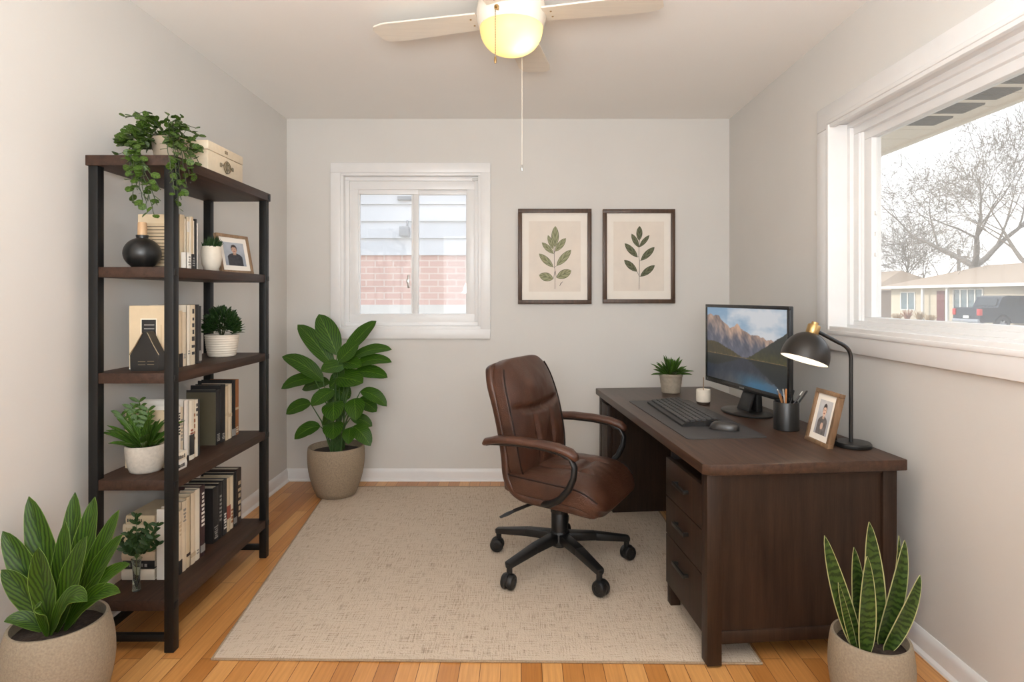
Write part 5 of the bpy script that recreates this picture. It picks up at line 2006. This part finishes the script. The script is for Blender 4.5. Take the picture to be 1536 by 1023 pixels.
for k in range(4):
    a = math.radians((-12, 79, 165, 256)[k])
    M = Matrix.Rotation(a, 4, 'Z') @ Matrix.Translation((0, 0, -0.098)) @ Matrix.Rotation(math.radians(3), 4, 'X')
    t_ = bmesh.new()
    outl = [(0.13, -0.062), (0.50, -0.078), (0.556, -0.070), (0.576, -0.048), (0.582, 0.036), (0.566, 0.060), (0.52, 0.074), (0.13, 0.060)]
    f = t_.faces.new([t_.verts.new((x, y, 0)) for x, y in outl])
    rr = bmesh.ops.extrude_face_region(t_, geom=[f])
    bmesh.ops.translate(t_, vec=(0, 0, 0.006), verts=[v for v in rr['geom'] if isinstance(v, bmesh.types.BMVert)])
    bmesh.ops.recalc_face_normals(t_, faces=t_.faces[:])
    mb = MB()
    mb._merge(t_, M)
    bl = mb.build('blade', BLADE, fan)
    mb = MB()
    mb.box(0.10, 0.20, -0.018, 0.018, 0.006, 0.012, 0.002, M)
    mb.build('blade_iron', FANW, bl)
    mb = MB()
    for s in (-0.012, 0.012):
        mb.lathe([(0, -0.002), (0.004, -0.002), (0.004, 0.0), (0, 0.0)], 10, M=M @ Matrix.Translation((0.16, s * 2, 0)))
    mb.build('screw', BRASS, bl)


def chain(x, y, ztop, zbot, r_, m, name, cap):
    mb = MB()
    n_ = int((ztop - zbot) / 0.006)
    for k in range(n_):
        zz = ztop - (k + 0.5) * 0.006
        mb.lathe([(0, zz - 0.0024), (r_, zz - 0.001), (r_, zz + 0.001), (0, zz + 0.0024)], 6, (x, y, 0))
    mb.tube([(x, y, ztop), (x, y, zbot)], r_ * 0.45, 5)
    o = mb.build(name, m, fan)
    MB().lathe([(0, zbot - 0.028), (0.003, zbot - 0.027), (0.0052, zbot - 0.018), (0.0035, zbot - 0.004), (0.0015, zbot), (0, zbot)], 12, (x, y, 0)).build('chain_pull', cap, o)
    return o


dch = 2.21
pc = P(743, 90, dch) - fc
MB().tube([(pc.x * 0.75, pc.y * 0.8, -0.125), (pc.x, pc.y, -0.118), (pc.x, pc.y, -0.13)], 0.004, 8).lathe([(0, -0.004), (0.009, -0.004), (0.009, 0.004), (0, 0.004)], 14, M=Matrix.Translation((pc.x * 0.93, pc.y * 0.93, -0.118)) @ Matrix.Rotation(PI / 2, 4, 'X')).build('chain_outlet', BRASS, fan)
chain(pc.x, pc.y, -0.125, P(743, 84, dch).z - fc.z, 0.0022, PEWT, 'pull_chain', BRASS)
dch = 2.485
pc = P(783, 170, dch) - fc
MB().tube([(pc.x * 0.8, pc.y * 0.85, -0.125), (pc.x, pc.y, -0.118), (pc.x, pc.y, -0.13)], 0.004, 8).build('chain_outlet', FANW, fan)
chain(pc.x, pc.y, -0.125, P(781, 247, dch).z - fc.z, 0.0016, FANW, 'pull_chain', STEEL)
light('fan_lamp', 'POINT', fc + Vector((0.035, -0.03, -0.195)), (0, 0, 0), 0.42, (1.0, 0.86, 0.58), shadow_soft_size=0.025)

# ------------------------------------------------------------------ outside: neighbour wall behind the back window
GZ = -0.6
GRASS = plain('dormant_lawn', rgb(166, 158, 142), 0.95, var=0.12, nscale=3)
CONC = plain('pale_concrete', rgb(190, 186, 178), 0.9, var=0.08)
structure(MB().box(-60, 120, -60, 130, GZ - 0.3, GZ).build('ground', GRASS, smooth=False))
NY = 7.0
nb = thing('neighbor_house', 'brick house with grey siding seen through the back window', 'house', (-1.6, NY + 2, GZ))


def make_brick():
    m, nt, b = base_mat('red_brick')
    tc = node(nt, 'ShaderNodeTexCoord')
    mp = node(nt, 'ShaderNodeMapping')
    mp.inputs['Rotation'].default_value = (PI / 2, 0, 0)
    nt.links.new(tc.outputs['Object'], mp.inputs['Vector'])
    br = node(nt, 'ShaderNodeTexBrick')
    br.inputs['Color1'].default_value = rgb(212, 170, 156)
    br.inputs['Color2'].default_value = rgb(218, 178, 164)
    br.inputs['Mortar'].default_value = rgb(224, 202, 190)
    br.inputs['Scale'].default_value = 1
    br.inputs['Brick Width'].default_value = 0.21
    br.inputs['Row Height'].default_value = 0.075
    br.inputs['Mortar Size'].default_value = 0.008
    nt.links.new(mp.outputs['Vector'], br.inputs['Vector'])
    nt.links.new(br.outputs['Color'], b.inputs['Base Color'])
    b.inputs['Roughness'].default_value = 0.9
    return m


zbk = wz(383, NY)
zft = wz(457, NY)
MB().box(-5, 2.5, NY, NY + 4, zft, zbk).build('brick_wall', make_brick(), nb, world=True, smooth=False)
MB().box(-5, 2.5, NY - 0.06, NY + 4, GZ, zft).build('foundation', plain('white_painted_footing', rgb(228, 225, 219), 0.9, var=0.05), nb, world=True, smooth=False)
SID = plain('pale_grey_siding', rgb(212, 213, 216), 0.7, var=0.02)
mb = MB()
zz = zbk
while zz < 3.4:
    mb.poly([Vector((-5, NY - 0.035, zz)), Vector((-5, NY - 0.005, zz + 0.2)), Vector((-5, NY + 0.3, zz + 0.2)), Vector((-5, NY + 0.3, zz))], thick=(7.5, 0, 0))
    zz += 0.198
mb.build('siding', SID, nb, world=True, smooth=False)
mb = MB()
mb.box(wx(602, NY), wx(616, NY), NY - 0.14, NY - 0.02, wz(356, NY), wz(341, NY), 0.01)
mb.box(wx(612, NY), wx(614, NY), NY - 0.10, NY - 0.05, wz(341, NY), wz(332, NY))
mb.build('meter_box', plain('meter_grey', rgb(140, 142, 146), 0.5), nb, world=True)
MB().box(wx(598, NY), wx(618, NY), NY - 0.08, NY - 0.02, wz(301, NY), wz(296, NY)).build('vent', plain('meter_grey', rgb(140, 142, 146)), nb, world=True)
MB().box(-5.3, 2.8, NY - 0.5, NY + 4.4, 3.35, 3.5).build('roof', SID, nb, world=True)

# eave above the right window
EAVE = plain('cream_soffit', rgb(232, 220, 204), 0.7, var=0.03)
ev = thing('roof_eave', 'cream soffit with dark vents above the right window', 'eave', (XR + 0.5, 2, 2.15))
mb = MB()
for k in range(40):
    ya = -2.5 + k * 0.2
    mb.box(XR + T, 2.30, ya + 0.004, ya + 0.196, 2.15, 2.17)
mb.box(XR + T, 2.32, -2.5, 5.5, 2.166, 2.3)
mb.build('soffit', EAVE, ev, world=True, smooth=False)
MB().box(2.29, 2.33, -2.5, 5.5, 2.135, 2.34, 0.003).build('fascia', EAVE, ev, world=True)
VENT = plain('vent_grille', rgb(70, 64, 58), 0.8)
for yc in (2.50, 2.71, 2.92, 3.13):
    mb = MB()
    mb.box(1.99, 2.20, yc - 0.075, yc + 0.075, 2.144, 2.151)
    for k in range(9):
        mb.box(1.99, 2.20, yc - 0.07 + k * 0.0165, yc - 0.064 + k * 0.0165, 2.141, 2.145)
    mb.build('vent', VENT, ev, world=True, smooth=False)

# ------------------------------------------------------------------ house across the street
HX, HY0, HY1 = 27.0, 22.0, 43.8
hs = thing('ranch_house', 'low cream ranch house across the street seen through the right window', 'house', (HX + 4, 34, GZ))
CRW = plain('cream_stucco', rgb(206, 194, 172), 0.85, var=0.04)
RFM = plain('tan_shingle', rgb(168, 146, 124), 0.95, var=0.12, nscale=14)
HEV = GZ + 2.52
mb = MB()
mb.box(HX, HX + 9, 31.2, HY1, GZ, HEV)
mb.box(HX + 5, HX + 9, HY0, 31.2, GZ, HEV)
mb.build('wall', CRW, hs, world=True, smooth=False)
ov = 0.65
mb = MB()
x0_, x1_, y0_, y1_ = HX - ov, HX + 9 + ov, HY0 - ov, HY1 + ov
rx_, rz_ = HX + 4.4, GZ + 3.95
v = [Vector((x0_, y0_, HEV)), Vector((x1_, y0_, HEV)), Vector((x1_, y1_, HEV)), Vector((x0_, y1_, HEV)), Vector((rx_, y0_ + 4.5, rz_)), Vector((rx_, y1_ - 4.0, rz_))]
vs = [mb.bm.verts.new(p) for p in v]
for f in ((0, 1, 4), (1, 2, 5, 4), (2, 3, 5), (3, 0, 4, 5), (3, 2, 1, 0)):
    mb.bm.faces.new([vs[i] for i in f])
mb.build('roof', RFM, hs, world=True, smooth=False)
TRIMH = plain('house_trim_white', rgb(226, 222, 214), 0.7, var=0.02)
mb = MB()
mb.box(x0_ - 0.04, x0_ + 0.06, y0_, y1_, HEV - 0.12, HEV + 0.05)
mb.box(x0_, x1_, y1_ - 0.05, y1_ + 0.05, HEV - 0.12, HEV + 0.05)
mb.build('fascia', TRIMH, hs, world=True, smooth=False)


def yat(px, X_=HX):
    return X_ * F / (px - CX)


HG = plain('house_window_glass', rgb(112, 126, 130), 0.15, var=0.25, nscale=2)
for (pa, pb, za, zb3, nmul) in ((1352, 1373, 0.95, 2.1, 2), (1431, 1475, 0.75, 2.25, 4)):
    ya, yb = yat(pa), yat(pb)
    wf = MB()
    frm = 0.07
    wf.box(HX - 0.06, HX + 0.02, yb, ya, GZ + za - frm, GZ + za).box(HX - 0.06, HX + 0.02, yb, ya, GZ + zb3, GZ + zb3 + frm)
    for k in range(nmul + 1):
        yy = yb + (ya - yb) * k / nmul
        wf.box(HX - 0.06, HX + 0.02, yy - 0.05, yy + 0.05, GZ + za, GZ + zb3)
    wo = wf.build('window', TRIMH, hs, world=True, smooth=False)
    MB().box(HX - 0.02, HX + 0.01, yb, ya, GZ + za, GZ + zb3).build('pane', HG, wo, world=True, smooth=False)
ya, yb = yat(1406), yat(1417)
MB().box(HX - 0.05, HX + 0.01, yb, ya, GZ + 0.15, GZ + 2.2).build('door', plain('dark_red_door', rgb(120, 66, 62), 0.6), hs, world=True, smooth=False)
for px in (1384, 1421):
    yy = yat(px, HX - 0.44)
    MB().box(HX - 0.5, HX - 0.38, yy - 0.08, yy + 0.08, GZ, HEV).build('porch_post', TRIMH, hs, world=True, smooth=False)
MB().box(HX - 0.35, HX + 0.1, HY0, 31.2, HEV - 0.55, HEV - 0.05).build('carport_beam', TRIMH, hs, world=True, smooth=False)
CPD = plain('carport_interior', rgb(120, 104, 84), 0.9)
MB().box(HX + 4.9, HX + 5.0, HY0, 31.2, GZ, HEV - 0.1).build('carport_wall', CPD, hs, world=True, smooth=False)
structure(MB().box(12.5, 20.5, -40, 100, GZ - 0.02, GZ + 0.02).build('street', plain('worn_asphalt', rgb(150, 148, 146), 0.95), smooth=False))
structure(MB().box(20.5, 31.5, 28.6, 33.4, GZ - 0.02, GZ + 0.03).build('driveway', CONC, smooth=False))

# shrubs by the house wall
r = random.Random(77)
for k, (px, h, lab) in enumerate(((1346, 0.7, 'leafless tan shrub under the window of the ranch house'), (1361, 1.0, 'reddish shrub under the small window of the ranch house'), (1379, 0.9, 'tan shrub beside the porch post of the ranch house'), (1395, 0.7, 'low tan shrub left of the red door'))):
    yy = yat(px, HX - 0.8)
    t = thing('shrub', lab, 'shrub', (HX - 0.8, yy, GZ), 0, 'shrubs along the ranch house')
    mb = MB()
    for i in range(90):
        d = rnd_dir(r) * r.uniform(0.05, 0.45)
        mb.tube([(0, 0, 0), (d.x * 0.5, d.y * 0.5, h * 0.5), (d.x, d.y, h * r.uniform(0.6, 1.0))], [0.02, 0.014, 0.008], 4)
    mb.build('twigs', plain('tan_twigs' if k != 1 else 'red_twigs', rgb(168, 140, 100) if k != 1 else rgb(166, 120, 92), 0.9, var=0.2), t)

# pickup truck in the driveway, rear towards the street
TX, TY = 23.7, 31.0
tk = thing('pickup_truck', 'dark pickup truck parked in the driveway of the ranch house', 'truck', (TX, TY + 0.95, GZ + 0.03))
CARB = plain('dark_blue_grey_paint', rgb(46, 50, 58), 0.25, 0.3, var=0.04)
CARG = plain('dark_car_glass', rgb(30, 36, 40), 0.1, var=0.1)
TIRE = plain('tyre_rubber', rgb(36, 36, 38), 0.85)
RIM = plain('alloy_rim', rgb(170, 172, 176), 0.35, 0.7)
Z_ = GZ + 0.03
side = [(0.0, 0.55), (0.05, 1.22), (1.55, 1.24), (1.6, 1.24), (1.62, 1.24), (3.8, 1.22), (5.4, 1.12), (5.55, 0.9), (5.55, 0.5), (4.9, 0.42), (4.85, 0.62), (4.6, 0.86), (4.3, 0.86), (4.05, 0.62), (4.0, 0.42), (1.65, 0.42), (1.6, 0.62), (1.35, 0.86), (1.05, 0.86), (0.8, 0.62), (0.75, 0.45), (0.1, 0.45)]
mb = MB()
mb.poly([Vector((TX + x, TY, Z_ + z_)) for x, z_ in side], thick=(0, 1.95, 0))
mb.build('truck_body', CARB, tk, world=True)
cabp = [(1.0, 1.23), (1.25, 1.78), (1.5, 1.86), (2.9, 1.84), (3.7, 1.24)]
mb = MB()
mb.poly([Vector((TX + x, TY + 0.1, Z_ + z_)) for x, z_ in cabp], thick=(0, 1.75, 0))
cab = mb.build('cab', CARB, tk, world=True)
mb = MB()
for yy in (TY + 0.092, TY + 1.852):
    for pg in ([(1.42, 1.30), (1.55, 1.74), (2.25, 1.75), (2.25, 1.30)], [(2.33, 1.30), (2.33, 1.75), (2.85, 1.74), (3.4, 1.30)]):
        mb.poly([Vector((TX + x, yy, Z_ + z_)) for x, z_ in pg], thick=(0, 0.008, 0))
mb.poly([Vector((TX + 1.02, TY + 0.25, Z_ + 1.33)), Vector((TX + 1.02, TY + 1.70, Z_ + 1.33)), Vector((TX + 1.2, TY + 1.62, Z_ + 1.72)), Vector((TX + 1.2, TY + 0.33, Z_ + 1.72))], thick=(-0.02, 0, 0.0))
mb.build('window_glass', CARG, cab, world=True)
for (xx, yy) in ((1.2, TY + 0.11), (1.2, TY + 1.84), (4.45, TY + 0.11), (4.45, TY + 1.84)):
    Mw = Matrix.Translation((TX + xx, yy, Z_ + 0.38)) @ Matrix.Rotation(PI / 2, 4, 'X')
    wh = MB().lathe([(0.2, -0.12), (0.34, -0.12), (0.38, -0.09), (0.38, 0.09), (0.34, 0.12), (0.2, 0.12), (0.2, -0.12)], 28, M=Mw).build('wheel', TIRE, tk, world=True)
    mb = MB().lathe([(0, -0.1), (0.08, -0.1), (0.08, 0.1), (0, 0.1)], 14, M=Mw)
    for k in range(6):
        a = k * PI / 3
        mb.bar(Vector((TX + xx, yy - 0.05, Z_ + 0.38)), Vector((TX + xx + 0.21 * math.cos(a), yy - 0.05, Z_ + 0.38 + 0.21 * math.sin(a))), 0.05, 0.08)
    mb.build('rim', RIM, wh, world=True)
for yy in (TY + 0.02, TY + 1.78):
    MB().box(TX - 0.03, TX + 0.12, yy - 0.03, yy + 0.18, Z_ + 0.82, Z_ + 1.16, 0.01).build('tail_light', plain('red_tail_lens', rgb(190, 52, 46), 0.3), tk, world=True)
MB().box(TX - 0.1, TX + 0.08, TY + 0.05, TY + 1.9, Z_ + 0.45, Z_ + 0.62, 0.02).build('rear_bumper', RIM, tk, world=True)
MB().box(TX - 0.035, TX, TY + 0.75, TY + 1.15, Z_ + 0.66, Z_ + 0.8).build('number_plate', TRIMH, tk, world=True)

# neighbour garage and car at the far left of the view
gb = thing('garage', 'brownish low building left of the ranch house', 'house', (33, 56, GZ))
MB().box(31, 38, 53, 60, GZ, GZ + 2.4).build('wall', plain('brown_siding', rgb(150, 128, 110), 0.9), gb, world=True, smooth=False)
mb = MB()
v = [Vector((30.5, 52.5, GZ + 2.4)), Vector((38.5, 52.5, GZ + 2.4)), Vector((38.5, 60.5, GZ + 2.4)), Vector((30.5, 60.5, GZ + 2.4)), Vector((34.5, 54.5, GZ + 4.2)), Vector((34.5, 58.5, GZ + 4.2))]
vs = [mb.bm.verts.new(p) for p in v]
for f in ((0, 1, 4), (1, 2, 5, 4), (2, 3, 5), (3, 0, 4, 5), (3, 2, 1, 0)):
    mb.bm.faces.new([vs[i] for i in f])
mb.build('roof', RFM, gb, world=True, smooth=False)

# utility pole
pp = P(1438, 380, 62)
t = thing('utility_pole', 'wooden utility pole with one crossarm behind the ranch house', 'pole', (pp.x, 62, GZ))
POLEM = plain('weathered_pole', rgb(150, 138, 126), 0.9)
MB().tube([(pp.x, 62, GZ), (pp.x, 62, wz(374, 62))], 0.16, 10).build('pole', POLEM, t, world=True)
MB().box(pp.x - 0.85, pp.x + 0.95, 61.9, 62.1, wz(387, 62), wz(384, 62)).build('crossarm', POLEM, t, world=True)


# ------------------------------------------------------------------ bare trees
def tree(label, base, h_trunk, r0, levels, seed, spread=0.55, lean=(0, 0), length=4.0, mat_=None, kids=3, group='bare trees outside'):
    rr_ = random.Random(seed)
    t = thing('bare_tree', label, 'tree', base, 0, group)
    trunk, twigs = MB(), MB()

    def grow(p, d, L, rad, lv):
        n_ = 5 if lv <= 1 else 4 if lv <= 3 else 3
        pts = [p]
        dd = d.copy()
        for i in range(n_):
            dd = (dd + Vector((rr_.uniform(-1, 1), rr_.uniform(-1, 1), rr_.uniform(-0.7, 0.9))) * 0.20).normalized()
            pts.append(pts[-1] + dd * L / n_)
        rads = [max(0.011, rad * (1 - 0.55 * i / n_)) for i in range(n_ + 1)]
        (trunk if lv <= 2 else twigs).tube(pts, rads, 8 if lv <= 1 else 5 if lv <= 3 else 3)
        if lv >= levels:
            return
        kk = kids + (1 if lv in (1, 2, 3) else 0)
        for i in range(kk):
            s = 1.0 if i == 0 else rr_.uniform(0.35, 1.0)
            idx = min(n_, max(1, int(round(s * n_))))
            q = pts[idx]
            ax = dd.orthogonal().normalized()
            ax.rotate(Quaternion(dd, rr_.uniform(0, 2 * PI)))
            ang = rr_.uniform(0.25, 0.5 + spread) if i else rr_.uniform(0.1, 0.4)
            nd = (dd * math.cos(ang) + ax * math.sin(ang))
            nd = (nd + Vector((0, 0, 0.10 if lv < 3 else -0.02))).normalized()
            grow(q, nd, L * rr_.uniform(0.62, 0.86), rads[idx] * (0.75 if i == 0 else 0.6), lv + 1)
    d0 = Vector((lean[0], lean[1], 1)).normalized()
    tp = Vector((0, 0, 0))
    pts = [tp, tp + d0 * h_trunk * 0.5, tp + d0 * h_trunk]
    trunk.tube(pts, [r0 * 1.15, r0, r0 * 0.92], 10)
    top_ = pts[-1]
    for i in range(kids):
        a = 2 * PI * i / kids + rr_.uniform(-0.4, 0.4)
        grow(top_, Vector((math.cos(a) * spread * 1.3, math.sin(a) * spread * 1.3, 0.8)).normalized(), length, r0 * 0.6, 1)
    trunk.build('trunk', mat_, t)
    twigs.build('twigs', mat_, t)
    return t


BARK = plain('grey_bark', rgb(128, 119, 110), 0.95, var=0.15, nscale=4)
BARK2 = plain('tan_bark', rgb(140, 130, 118), 0.95, var=0.12, nscale=4)
b = P(1462, 445, 49)
tree('large bare spreading tree behind the ranch house roof', (b.x, 49, GZ), 4.3, 0.42, 7, 4, 0.75, (0.0, 0), 5.2, BARK, 3)
b = P(1345, 445, 60)
tree('bare tree furthest left in the right window view', (b.x, 60, GZ), 2.4, 0.26, 6, 9, 0.6, (0.05, 0), 3.0, BARK2, 3)
b = P(1392, 445, 58)
tree('low bare tree between the pole and the leftmost tree', (b.x, 58, GZ), 2.0, 0.24, 6, 13, 0.6, (0, 0), 2.8, BARK2, 3)
b = P(1568, 445, 40)
tree('bare tree at the right edge of the window view', (b.x, 40, GZ), 3.4, 0.3, 6, 17, 0.6, (-0.1, 0), 3.6, BARK2, 3)
